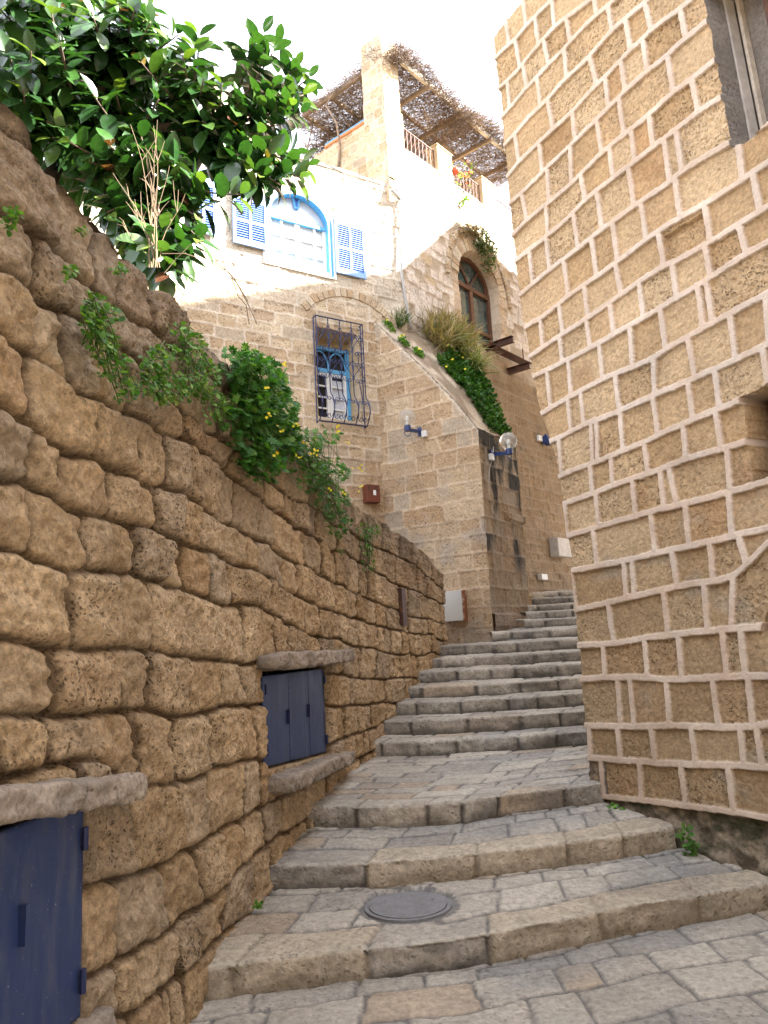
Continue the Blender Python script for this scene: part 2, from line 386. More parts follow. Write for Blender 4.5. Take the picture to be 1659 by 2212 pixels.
def step_mesh(name, F0, F1, zb, zt, z1, parent, seed, rowd=.22, klen=.55, plen=.34, kerb=.30, mat=None, extL=.3, extR=.3, cellx=.014, coly=1.0, manhole=None, kerbcol=0.):
    A_, t = resample(F0, int(max(60, 3.2 / cellx)), extL, extR); B_, _ = resample(F1, len(A_), .3, .3)
    rh = zt - zb; Dm = np.hypot(*(B_ - A_).T); D = float(Dm.mean())
    ns = max(int(D / (cellx * 1.1)), 8); nr = max(int(rh / (cellx * .8)), 4) if rh > 0 else 0
    s = np.concatenate([np.linspace(-rh - .06, 0, nr, endpoint=False), np.linspace(0, D, ns)]) if nr else np.linspace(0, D, ns)
    S, T_ = np.meshgrid(s, t); U = T_; V = S
    rows = [-9., kerb if rh > 0 else .0]; R = np.random.RandomState(seed); z = rows[-1]
    while z < D: z += rowd * (.75 + R.rand() * .6); rows.append(z)
    L_ = [-9.] + [(lambda u, zz=zz, q=i: zz + .03 * np.sin(u * 2.1 + q * 2) + .012 * np.sin(u * 9 + q)) for i, zz in enumerate(rows[1:])]
    J = rnd_joints(L_, -.2, t[-1], plen, seed); J[0] = rnd_joints([0, 1], -.2, t[-1], klen, seed + 3, .0)[0]
    d, h1, h2, h3, ci = masonry(U, V, L_, J, seed, .014, 4., .022)
    k = np.clip(S, 0, None) / D
    tr = lerp3(np.broadcast_to(A_[:, None, :], S.shape + (2,)), np.broadcast_to(B_[:, None, :], S.shape + (2,)), k)
    P = np.zeros(S.shape + (3,)); P[..., :2] = tr
    P[..., 2] = np.where(S < 0, zt + S, zt + (z1 - zt) * k)
    tang = np.gradient(A_, axis=0); tang /= np.linalg.norm(tang, axis=1)[:, None]
    nf = np.stack([tang[:, 1], -tang[:, 0], 0 * tang[:, 0]], 1)[:, None, :]
    up = np.array([0, 0, 1.])
    r = .017; a = np.clip(1 - np.abs(S) / r, 0, 1) ** 2 * r * .45 if rh > 0 else 0 * S
    P -= (nf + up) * a[..., None] * (1 + .8 * fbm(U * 5, V * 0, seed + 9, 3))[..., None]
    isr = (S < 0)[..., None]
    nrm = np.where(isr, nf, up)
    jd = -(1 - sstep(.004, .022, d)) * .014
    h = jd + (h1 - .5) * .012 + fbm(U * 7, V * 7, seed + 4, 4) * .006 + fbm(U * 2, V * 2, seed + 5, 2) * .006
    wv = fbm(U * 1.3, V * 0 + seed, seed + 6, 3) * .02        # wavy front
    h = np.where(S < 0, h * 1.3 + wv + fbm(U * 11, V * 14, seed + 51, 4) * .014 + fbm(U * 40, V * 40, seed + 52, 3) * .005, h + fbm(U * 26, V * 26, seed + 53, 3) * .003)
    P = P + nrm * h[..., None]
    P += np.where(isr, 0, nf) * (wv * np.clip(1 - S / .1, 0, 1))[..., None]
    c = tread_color(h1, h2, h3, d, U, V, seed)
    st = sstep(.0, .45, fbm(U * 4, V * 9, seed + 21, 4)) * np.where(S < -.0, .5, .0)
    low = np.where(S < 0, sstep(-rh * .55, -rh, S + .05 * fbm(U * 6, V * 3, seed + 22, 3)), 0)    # grime and painted contact shade where the riser meets the tread
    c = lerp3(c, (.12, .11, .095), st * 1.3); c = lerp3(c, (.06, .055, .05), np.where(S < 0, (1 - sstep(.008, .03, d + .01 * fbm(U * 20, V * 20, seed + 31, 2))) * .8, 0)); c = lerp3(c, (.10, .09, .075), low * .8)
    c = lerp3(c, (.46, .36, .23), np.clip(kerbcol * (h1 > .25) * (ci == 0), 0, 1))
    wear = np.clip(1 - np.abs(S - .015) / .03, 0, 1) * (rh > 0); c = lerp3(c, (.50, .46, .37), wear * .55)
    if manhole is not None:
        q = np.hypot((P[..., 0] - manhole[0]), (P[..., 1] - manhole[1]) ) / manhole[2]
        c = lerp3(c, (.17, .165, .16), (q < 1.10 + .12 * fbm(U * 9, V * 9, 333, 3)) * .85); P[..., 2] = np.where(q < 1.12, manhole[3] - .012, P[..., 2])
    c = c * coly
    al = (.3 + .5 * h3)[..., None]
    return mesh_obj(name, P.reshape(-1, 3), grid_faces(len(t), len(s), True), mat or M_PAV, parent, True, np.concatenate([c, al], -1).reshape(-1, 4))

F1 = [(-1.45, 4.2), (-.97, 4.24), (-.67, 4.31), (-.12, 4.41), (.28, 4.46), (.69, 4.60), (.96, 4.68), (1.3, 4.82), (1.73, 4.95), (2.25, 5.10), (2.8, 5.3)]
F2 = [(-1.1, 5.33), (-.85, 5.32), (-.25, 5.25), (.35, 5.31), (.80, 5.41), (1.30, 5.55), (1.93, 5.78)]
F3 = [(-.9, 6.1), (-.66, 6.10), (-.12, 6.0), (.25, 6.0), (.49, 6.03), (.85, 6.21), (1.40, 6.36), (1.7, 6.5)]
F2b = [(-1.1, 5.33), (-.85, 5.32), (-.25, 5.25), (.35, 5.31), (.80, 5.41), (1.30, 5.55), (1.93, 5.78), (2.6, 5.9)]
man = (.02, 4.93, .27, .181)
pv = step_mesh('pavement', [(-1.6, 1.6), (3.2, 1.6)], F1, -.0, -.0, 0.0, None, 11, .25, .4, .42, cellx=.012); tag(pv, kind='structure')
root = empty('stone_stairs', (0, 4.4, 0), kind='structure')
FK = {1: F1, 2: F2, 3: F3}
Z = {1: (0, .15, .20), 2: (.19, .35, .40), 3: (.39, .55, .62), 4: (.61, .76, .78), 5: (.77, .93, .95), 6: (.94, 1.09, 1.11), 7: (1.09, 1.24, 1.26),
     8: (1.25, 1.40, 1.42), 9: (1.40, 1.55, 1.57), 10: (1.56, 1.71, 1.74), 11: (1.73, 1.86, 1.91), 12: (1.90, 2.02, 2.04), 13: (2.03, 2.15, 2.17), 14: (2.16, 2.27, 2.29),
     15: (2.28, 2.40, 2.42), 16: (2.41, 2.52, 2.75)}
xl = {4: -.45, 5: -.3, 6: -.05, 7: .05, 8: .2, 9: .35, 10: .5, 11: 1.5, 12: 2.05, 13: 2.15, 14: 2.25, 15: 2.4, 16: 2.5, 17: 2.6}
for k in range(4, 18):
    Y = 8.25 + .4 * (k - 4); xr = 1.95 + .1 * (k - 4)
    dip = .22 if k < 8 else .08
    if k == 17: Y = 20.; 
    FK[k] = [(xl[k], Y), (xl[k] * .66 + xr * .34, Y - dip * (.9 if k < 11 else .2)), (xl[k] * .3 + xr * .7, Y - dip * (.8 if k < 11 else .1)), (xr, Y), (xr + 1.2, Y + .25)]
for k in range(1, 17):
    nxt = FK[k + 1] if k != 10 else [(.4, 12.7), (1.4, 11.3), (1.6, 11.07), (2.65, 11.05), (3.9, 11.3)]
    if k == 1: nxt = F2b
    if k == 11: nxt = [(1.5, 12.2), (2.05, 11.6), (2.4, 11.45), (2.75, 11.45), (3.95, 11.7)]
    zb, zt, z1 = Z[k]
    c = (.014 if k < 4 else .022) if k < 8 else .03
    step_mesh('step', FK[k], nxt, zb, zt, z1, root, 30 + k * 7, .23, .55 if k < 3 else .45, .38, .28 if k < 3 else .22, cellx=c,
              extL=.35 if k < 11 else .05, extR=(.02 if k == 2 else .3), coly=1.0, manhole=man if k == 1 else None,
              kerbcol=(.45 if k <= 2 else .15 if k == 3 else 0))
# cast-iron manhole cover on the first tread
V_ = MB(); n = 40
for (ra, rb, za, zb_) in ((.0, .232, .006, .006), (.237, .262, .002, .002)):
    P0 = [(man[0] + math.cos(2 * math.pi * i / n) * ra, man[1] + math.sin(2 * math.pi * i / n) * ra, man[3] + za) for i in range(n)]
    P1 = [(man[0] + math.cos(2 * math.pi * i / n) * rb, man[1] + math.sin(2 * math.pi * i / n) * rb, man[3] + zb_) for i in range(n)]
    P2 = [(p[0], p[1], man[3] - .03) for p in P1]
    V_.add(P0 + P1 + P2, [(i, n + i, n + (i + 1) % n, (i + 1) % n) for i in range(n)] + [(n + i, 2 * n + i, 2 * n + (i + 1) % n, n + (i + 1) % n) for i in range(n)])
for a_ in range(3):
    an = a_ * 2.1 + .4; c_ = (man[0] + .17 * math.cos(an), man[1] + .17 * math.sin(an), man[3] + .006); V_.ball(c_, .012, 8, 4, (1, 1, .4))
mh = V_.build('manhole_cover', M_MAN, None); tag(mh, 'round grey iron manhole cover set in the lowest stone step', 'manhole cover')

pb_ = MB(); nx = 24
pb_.add([(-1.9 + 6 * i / nx, y, -.012) for y in (-5., 1.62) for i in range(nx + 1)], [(i, i + 1, nx + 2 + i, nx + 1 + i) for i in range(nx)])
P_ = np.array(pb_.v); o = mesh_obj('pavement', P_, pb_.f, M_PAV, None, False, np.tile([[.30, .28, .25, .3]], (len(P_), 1))); tag(o, kind='structure')
# unseen houses behind the viewer, added to block sky light and deepen contrast
bh = MB()
bh.hexa([(-9, -5.5, -.5), (9, -5.5, -.5), (9, -4.6, -.5), (-9, -4.6, -.5), (-9, -5.5, 8.5), (9, -5.5, 8.5), (9, -4.6, 8.5), (-9, -4.6, 8.5)])
bh.hexa([(-5, -4.59, -.5), (-1.9, -4.59, -.5), (-1.5, .9, -.5), (-5, .9, -.5), (-5, -4.59, 5.), (-1.9, -4.59, 5.), (-1.5, .9, 4.2), (-5, .9, 4.2)])
o = bh.build('unseen_row_house', mat_plain('lane_masonry', (.38, .29, .18), .9, 0, .3, 6, .4, .02)); tag(o, 'plain ochre stone row house added out of view behind the viewer to block skylight', 'house')

# ------------------------------------------------------------------ RETAINING WALL (left)
pl = np.array([(-1.35, .9), (-1.27, 1.5), (-1.2, 2.3), (-1.12, 3.2), (-1.05, 4.0), (-.97, 4.6), (-.85, 5.25), (-.67, 6.1), (-.49, 7.0), (-.20, 8.25), (.13, 9.25), (.47, 10.1), (.80, 10.9)])
tt = np.linspace(0, len(pl) - 1, 1500); ii = np.clip(tt.astype(int), 0, len(pl) - 2); f_ = (tt - ii)[:, None]
p0 = pl[np.clip(ii - 1, 0, None)]; p1 = pl[ii]; p2 = pl[ii + 1]; p3 = pl[np.clip(ii + 2, None, len(pl) - 1)]
LC = .5 * (2 * p1 + (p2 - p0) * f_ + (2 * p0 - 5 * p1 + 4 * p2 - p3) * f_ ** 2 + (3 * p1 - p0 - 3 * p2 + p3) * f_ ** 3)
LS = np.concatenate([[0], np.cumsum(np.hypot(*np.diff(LC, axis=0).T))]); LR = np.maximum.accumulate(LC[:, 0] / LC[:, 1] + np.arange(1500) * 1e-9)
LT = np.gradient(LC, axis=0); LT /= np.linalg.norm(LT, axis=1)[:, None]
def lw(p):
    d = ray(*p); s = float(np.interp(d[0] / d[1], LR, LS)); Y = float(np.interp(s, LS, LC[:, 1])); return s, float(d[2] / d[1] * Y + EYE)
def lwp(s, z, h=0.):
    s = np.asarray(s, float); x = np.interp(s, LS, LC[:, 0]); y = np.interp(s, LS, LC[:, 1]); tx = np.interp(s, LS, LT[:, 0]); ty = np.interp(s, LS, LT[:, 1])
    return np.stack([x + ty * h, y - tx * h, z + 0 * s], -1)
def L2(pts): return [lw(p) for p in pts]
sil = tP([(0, 500), (60, 540), (110, 650), (200, 690), (290, 790), (350, 920), (430, 960), (500, 1060), (560, 1170), (640, 1200), (720, 1330), (800, 1390), (850, 1480), (920, 1540), (980, 1650), (1050, 1720), (1100, 1800)])
sil += [(500, 800), (560, 850), (640, 930), (700, 1010), (750, 1075), (830, 1130), (910, 1185), (935, 1215), (962, 1240)]
ltop = linefn(L2(sil))
A3 = tP([(0, 880), (70, 950), (290, 1120), (530, 1370), (690, 1530), (830, 1650), (1000, 1830)])
A2 = tP([(0, 1190), (150, 1330), (280, 1400), (400, 1540), (640, 1680), (760, 1787)]) + tQ([(1100, 640), (1300, 820), (1500, 1000)]) + tT([(500, -110), (760, 20), (870, 85), (965, 180)])
A1 = tQ([(0, 60), (100, 95), (200, 150), (260, 225), (420, 300), (530, 480), (740, 590), (950, 700), (1110, 790), (1300, 960), (1420, 1060), (1530, 1165)]) + tT([(450, -20), (590, 50), (700, 110), (780, 160), (870, 190), (960, 240)])
A0 = tQ([(0, 490), (90, 555), (240, 600), (330, 690), (500, 780), (760, 920), (880, 1000), (1010, 1030), (1100, 1095), (1200, 1180), (1440, 1320)]) + tT([(332, 54), (480, 140), (620, 210), (750, 265), (860, 300), (975, 325)])
LB_ = tQ([(0, 915), (80, 915), (200, 1000), (340, 1020), (560, 1145), (720, 1190), (860, 1250), (1000, 1310), (1200, 1390), (1440, 1510)]) + tT([(332, 206), (480, 270), (640, 325), (800, 365), (910, 380), (980, 400)])
LC_ = tQ([(0, 1345), (150, 1395), (250, 1405), (480, 1485), (700, 1510), (800, 1515), (960, 1580), (1110, 1610), (1250, 1670), (1420, 1700), (1580, 1780)]) + tT([(330, 345), (500, 400), (740, 460), (850, 468), (910, 462)])
LD = tS([(0, 75), (90, 70), (350, 100), (620, 125), (770, 130), (900, 150), (1060, 165), (1180, 190)]) + tT([(155, 495), (300, 520), (470, 550), (560, 565), (700, 580), (830, 565), (890, 570)])
LE = tS([(0, 445), (90, 440), (360, 430), (480, 440), (650, 415), (760, 400), (860, 425), (1010, 405), (1140, 395), (1275, 385)]) + tT([(490, 690), (600, 690), (800, 680)])
LF = tS([(0, 760), (320, 690), (520, 660), (700, 745), (870, 740), (1030, 690), (1170, 645), (1275, 635)]) + tT([(490, 850), (600, 805), (740, 760)])
LG = tS([(200, 1280), (500, 1245), (660, 1195), (800, 1150), (950, 1040), (1080, 975), (1210, 890)]) + tT([(330, 1050), (540, 950)])
LH = tS([(300, 1700), (540, 1640), (690, 1560), (850, 1440), (990, 1320), (1100, 1230), (1240, 1090)])
LI = tS([(450, 1950), (560, 1880), (700, 1830), (850, 1700), (950, 1600), (1085, 1490), (1200, 1380)])
LL = [-9.] + [linefn(L2(q)) for q in (LI, LH, LG, LF, LE, LD, LC_, LB_, A0, A1, A2, A3)] + [linefn([(s, z + .35) for s, z in L2(A3)]), 9.]
smax = float(lw((966, 1330))[0])
cols = [LS[0] + .5]; 
while cols[-1] < smax: cols.append(cols[-1] + max(.0095, .0024 * float(np.interp(cols[-1], LS, LC[:, 1]))))
cols = np.array(cols); NV = 340
gz = lambda s: np.interp(np.interp(s, LS, LC[:, 1]), [1.5, 4.3, 5.3, 6.1, 8.25, 9.05, 10.05, 10.9], [-.2, -.2, 0, .2, .45, .75, 1.15, 1.5])
S, K = np.meshgrid(cols, np.linspace(0, 1, NV), indexing='ij')
top = ltop(cols) + .17 * np.clip((3.8 - np.interp(cols, LS, LC[:, 1])) / 1.5, 0, 1) + .025 * fbm(cols * 3, cols * 0, 91, 2)
Zv = gz(S) + (top[:, None] - gz(S)) * K
JL = []
R = np.random.RandomState(5)
lens_ = [.32, .32, .30, .32, .32, .32, .33, .31, .31, .31, .32, .33, .34, .34]
for k in range(len(LL) - 1):
    J = rnd_joints([0, 1], .4, smax, lens_[k], 100 + k, .03)[0]
    tr = {5: [(5, 7, 90, 440), (365, 368, 110, 430), (625, 635, 130, 420), (747, 752, 135, 400), (917, 925, 150, 415), (1047, 1055, 170, 400), (1152, 1160, 190, 390), (1225, 1225, 200, 385)],
          4: [(85, 85, 455, 740), (322, 328, 450, 700), (512, 524, 440, 660), (680, 700, 430, 740), (865, 885, 420, 740), (1012, 1022, 410, 700), (1143, 1158, 400, 650)],
          3: [(640, 660, 780, 1190), (870, 905, 750, 1080), (1015, 1030, 700, 1010), (1165, 1170, 650, 950)],
          2: [(580, 630, 1250, 1640), (800, 840, 1150, 1440), (940, 990, 1050, 1320), (1075, 1105, 975, 1230)],
          6: []}.get(k)
    if tr:
        P_ = [(lw(tS([(a, y0)])[0]), lw(tS([(b, y1)])[0])) for a, b, y0, y1 in tr]
        Jt = [((a[0] + b[0]) / 2, (a[0] - b[0]) / max(a[1] - b[1], .1) * .3) for a, b in P_]
        lo = min(j[0] for j in Jt) - .15; hi = max(j[0] for j in Jt) + .2; J = Jt + [j for j in J if j[0] < lo or j[0] > hi]
    if k == 6:
        P_ = [(lw(tQ([(a, y0)])[0]), lw(tQ([(b, y1)])[0])) for a, b, y0, y1 in [(145, 150, 1420, 1860), (480, 525, 1500, 1900), (742, 748, 1530, 1920), (895, 915, 1590, 1930), (1360, 1365, 1700, 1930), (1440, 1445, 1730, 1930)]]
        Jt = [((a[0] + b[0]) / 2, (a[0] - b[0]) / max(a[1] - b[1], .1) * .3) for a, b in P_]
        J = Jt + [j for j in J if j[0] > Jt[-1][0] + .15]
    JL.append(J)
d, h1, h2, h3, ci = masonry(S, Zv, LL, JL, 50, .040, 2.4, .045)
Ys = np.interp(S, LS, LC[:, 1]); near = np.clip(1.25 - Ys * .07, .5, 1.05)
pr = (.026 + .034 * h2) * near
p_ = np.clip((d + .016 * fbm(S * 13, Zv * 13, 68, 4) - .002) / pr, 0, 1); pil = np.sqrt(1 - (1 - p_) ** 2)
upper = sstep(1.9, 2.6, Zv)
H_ = -.070 * near * (1 - pil) * (1 + .3 * upper) + (h1 - .5) * .045 * near + fbm(S * 2.3, Zv * 2.3, 64, 2) * .03 * near + fbm(S * 5, Zv * 5, 60, 4) * .026 * near - np.abs(fbm(S * 7, Zv * 7, 67, 3)) * .03 * near + fbm(S * 15, Zv * 15, 61, 5, .62) * .026 + fbm(S * 45, Zv * 45, 63, 3) * .008
H_ -= sstep(.15, .5, fbm(S * 9, Zv * 9, 62, 3)) * .016
batter = -.06 * np.clip(Zv - .5, 0, None) * np.clip((4.5 - Ys) / 2.5, 0, 1)
H_ = H_ + batter
# hatch openings
hA0 = lw((-120, 1850))[0]; hA1 = lw((203, 1960))[0]; hAz0 = lw((218, 2183))[1]; hAz1 = lw((190, 1745))[1] + .03
hB0 = lw((580, 1550))[0]; hB1 = lw((715, 1535))[0]
hBz0a, hBz0b = lw((582, 1664))[1], lw((718, 1627))[1]; hBz1 = (lw((580, 1438))[1] + lw((712, 1445))[1]) / 2
ina = (S > hA0) & (S < hA1) & (Zv > hAz0) & (Zv < hAz1)
kk = np.clip((S - hB0) / (hB1 - hB0), 0, 1); inb = (S > hB0) & (S < hB1) & (Zv > hBz0a * (1 - kk) + hBz0b * kk) & (Zv < hBz1)
H_ = np.where(ina, -.34, H_); H_ = np.where(inb, -.26, H_)
c = lerp3((.52, .355, .19), (.67, .495, .305), h2); c = lerp3(c, (.42, .24, .11), sstep(.7, .95, h3) * .35); c = lerp3(c, (.44, .36, .27), sstep(.3, .0, h3) * .6)
topd = (top[:, None] - Zv)
gw = sstep(1.0, .0, topd + .5 * fbm(S * 2.2, Zv * 2.2, 70, 4)); c = lerp3(c, (.27, .22, .17), gw * .7)
stk = sstep(.0, .55, fbm(S * 5, Zv * .9, 71, 4)) * sstep(1.6, .2, topd) * sstep(3.6, 4.6, Ys); c = lerp3(c, (.09, .06, .04), stk * .62)
grime = sstep(-.1, .4, fbm(S * 2.4, Zv * 2.8, 75, 5)); c = lerp3(c, (.27, .185, .105), grime * .3)
c = lerp3(c, (.13, .08, .04), (1 - sstep(.005, .02, d)) * .85)
c = np.where((ina | inb)[..., None], np.array((.05, .04, .03)), c)
al = np.clip(.12 + 1.25 * (h1 - .30), .14, 1)
# cap + back rows
V3 = lwp(S, Zv, H_)
caps = []
for h_, dz in ((-.05, .0), (-.12, .015), (-.25, .02), (-.4, .0), (-.45, -.2), (-.45, -2.2)):
    caps.append(lwp(cols, top + dz + .02 * fbm(cols * 8, cols * 0 + h_ * 9, 80, 3), h_ + H_[:, -1] * .5))
V3 = np.concatenate([V3, np.stack(caps, 1)], 1)
c = np.concatenate([c, np.repeat(c[:, -1:], 6, 1)], 1); al = np.concatenate([al, np.repeat(al[:, -1:], 6, 1)], 1)
# end return towards the house
endc = []
for h_ in (-.04, -.12, -.25, -.45):
    e = V3[-1].copy(); dxy = lwp(smax, 0., h_) - lwp(smax, 0., 0.); e[:NV] = e[:NV] + dxy + np.array([0, .0, 0]); endc.append(e)
V3 = np.concatenate([V3, np.stack(endc, 0)], 0); c = np.concatenate([c, np.repeat(c[-1:], 4, 0)], 0); al = np.concatenate([al, np.repeat(al[-1:], 4, 0)], 0)
rw = empty('retaining_wall', lwp(5., 0.), 'tall ochre rubble stone wall with bulging blocks, weeds and blue metal hatches along the stairs', 'wall')
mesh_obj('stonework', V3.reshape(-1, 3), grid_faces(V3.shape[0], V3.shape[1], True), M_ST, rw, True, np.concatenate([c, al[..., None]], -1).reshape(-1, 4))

def slab(name, s0, s1, z0, z1, ha, hb, parent, seed, n=150, m=44, taper=0., curl=0., slope=0., pathf=None, colr=(.33, .27, .21)):
    """rough hewn slab along the left wall: z0..z1 thick, ha..hb deep"""
    P = []
    for i in range(n):
        k = i / (n - 1); s = s0 + (s1 - s0) * k; e = min(1, (min(k, 1 - k) * n / 5.)) ** .5
        for j in range(m):
            a = 2 * math.pi * j / m; ca, sa = math.cos(a), math.sin(a); q = 9.
            rr = (abs(ca) ** q + abs(sa) ** q) ** (-1 / q)
            hh = (hb - taper * k); cx = (ha + hh) / 2; cz = (z0 + z1) / 2 + slope * (k - .5)
            P.append((s, cz + (z1 - z0) / 2 * sa * rr * (.75 + .25 * e), cx + (hh - ha) / 2 * ca * rr * (.8 + .2 * e)))
    P = np.array(P); nz = fbm(P[:, 0] * 6 + P[:, 1] * 5, P[:, 2] * 6 - P[:, 1] * 4 + 3, seed, 4) * .020 + fbm(P[:, 0] * 18, P[:, 2] * 22 + P[:, 1] * 30, seed + 3, 4) * .016
    cz = (z0 + z1) / 2; cx = (ha + hb) / 2
    P[:, 2] += nz * np.sign(P[:, 2] - cx); P[:, 1] += nz * .8 * np.sign(P[:, 1] - cz)
    V = lwp(P[:, 0], P[:, 1], P[:, 2])
    Fq = [(i * m + j, (i + 1) * m + j, (i + 1) * m + (j + 1) % m, i * m + (j + 1) % m) for i in range(n - 1) for j in range(m)] + [tuple(range(m)), tuple((n - 1) * m + j for j in range(m))[::-1]]
    cc = lerp3(colr, (.24, .2, .16), sstep(-.2, .5, fbm(P[:, 0] * 5, P[:, 1] * 9 + P[:, 2] * 7, seed + 7, 4)))
    return mesh_obj(name, V, Fq, M_SLAB, parent, True, np.concatenate([cc, np.full((len(P), 1), .5)], 1))
q0 = lw((0, 1742)); q1 = lw((288, 1672))
slab('hatch_lintel', hA0 - .1, q1[0] + .02, hAz1 + .002, hAz1 + .105, -.06, .12, rw, 1, slope=-.17, taper=.05)
slab('hatch_sill', hA0 - .2, lw((240, 2190))[0], hAz0 - .11, hAz0 - .005, -.2, .05, rw, 2, taper=.02)
slab('hatch_lintel', lw((566, 1420))[0], lw((738, 1430))[0] , hBz1 + .01, hBz1 + .115, -.06, .15, rw, 3, taper=.02)
slab('hatch_sill', lw((588, 1700))[0] - .02, lw((748, 1640))[0] , (hBz0a + hBz0b) / 2 - .155, (hBz0a + hBz0b) / 2 - .035, -.24, .15, rw, 4, taper=.05, slope=(hBz0b - hBz0a) * .9)
# hatch doors
def curved_panel(name, s0, s1, zb0, zb1, zt, h, th, mat, seed=0, bow=.0, dimple=False):
    n = 40; nz = 60; m_ = MB()
    ss = np.linspace(s0, s1, n); kk = np.linspace(0, 1, n)
    Sg, Kz = np.meshgrid(ss, np.linspace(0, 1, nz), indexing='ij'); zb = (zb0 + (zb1 - zb0) * kk)[:, None]
    Zg = zb + (zt - zb) * Kz; hh = h + bow * np.sin(kk * math.pi)[:, None] + .004 * fbm(Sg * 4, Zg * 4, seed, 2)
    if dimple: hh = hh + .0022 * (np.sin(Sg * 2 * math.pi / .045) * np.sin(Zg * 2 * math.pi / .045) > .3)
    Vf = lwp(Sg, Zg, hh).reshape(-1, 3); Vb = lwp(Sg, Zg, h - th + 0 * Sg).reshape(-1, 3)
    Fq = [tuple(q) for q in grid_faces(n, nz, True)] + [tuple(q + n * nz) for q in grid_faces(n, nz, False)]
    rim = [i * nz for i in range(n)] + [(n - 1) * nz + j for j in range(1, nz)] + [i * nz + nz - 1 for i in range(n - 2, -1, -1)] + [j for j in range(nz - 2, 0, -1)]
    for a in range(len(rim)):
        b = (a + 1) % len(rim); Fq.append((rim[a], rim[b], rim[b] + n * nz, rim[a] + n * nz))
    return mesh_obj(name, np.vstack([Vf, Vb]), Fq, mat, rw, True)
M_HATCH = M_BLUE
d1a = lw((8, 1900))[0]; d1b = lw((192, 1900))[0]
o = curved_panel('hatch_door', d1a, hA1 - .02, hAz0 + .02, hAz0 + .02, hAz1 - .004, -.035, .03, M_BLUE, 5)
hd = MB(); s_ = lw((62, 1990))[0]
P0 = lwp(s_, .0, -.068); zz = lw((62, 2000))[1]
for a in range(1): hd.hexa([lwp(s_, zz - .06, -.04), lwp(s_ + .022, zz - .06, -.04), lwp(s_ + .022, zz - .06, -.01), lwp(s_, zz - .06, -.01), lwp(s_, zz + .06, -.04), lwp(s_ + .022, zz + .06, -.04), lwp(s_ + .022, zz + .06, -.01), lwp(s_, zz + .06, -.01)])
hd.build('door_handle', M_BLUE, o)
sp = [hB0 + .03, hB0 + (hB1 - hB0) * .36, hB0 + (hB1 - hB0) * .68, hB1 - .01]
for i in range(3):
    ka = (sp[i] - hB0) / (hB1 - hB0); kb = (sp[i + 1] - hB0) / (hB1 - hB0)
    o = curved_panel('hatch_door', sp[i] + .004, sp[i + 1] - .004, hBz0a * (1 - ka) + hBz0b * ka + .015, hBz0a * (1 - kb) + hBz0b * kb + .015, hBz1 - .03, -.05, .02, M_BLUE, 8 + i, .012, True)
    if i < 2:
        s_ = sp[i + 1] - .06; z_ = (hBz0a + hBz1) / 2 - .02
        MB().hexa([lwp(s_, z_ - .05, -.045), lwp(s_ + .03, z_ - .05, -.045), lwp(s_ + .03, z_ - .05, -.02), lwp(s_, z_ - .05, -.02), lwp(s_, z_ + .05, -.045), lwp(s_ + .03, z_ + .05, -.045), lwp(s_ + .03, z_ + .05, -.02), lwp(s_, z_ + .05, -.02)]).build('door_handle', M_DBLUE, o)
# rusty iron plate in the wall near the end
(a0, z0_), (a1, z1_) = L2(tT([(780, 335), (808, 175)]))
MB().hexa([lwp(a0, z0_, -.02), lwp(a0 + .14, z0_, -.02), lwp(a0 + .14, z0_, .03), lwp(a0, z0_, .03), lwp(a0, z1_, -.02), lwp(a0 + .14, z1_, -.02), lwp(a0 + .14, z1_, .03), lwp(a0, z1_, .03)]).build('iron_plate', M_RUST, rw)
# earth held behind the wall
bk = [lwp(s, 0, -.4) for s in np.linspace(LS[0] + .5, smax, 12)]; tz = [float(ltop(np.array(s))) - .15 for s in np.linspace(LS[0] + .5, smax, 12)]
so = MB()
for i in range(11):
    a, b = bk[i], bk[i + 1]
    so.add([(a[0], a[1], tz[i]), (b[0], b[1], tz[i + 1]), (b[0] - 6, b[1] + 1.5, tz[i + 1] + .2), (a[0] - 6, a[1], tz[i] + .2)], [(0, 1, 2, 3)])
o = so.build('earth_bank', M_SOIL); tag(o, kind='structure')

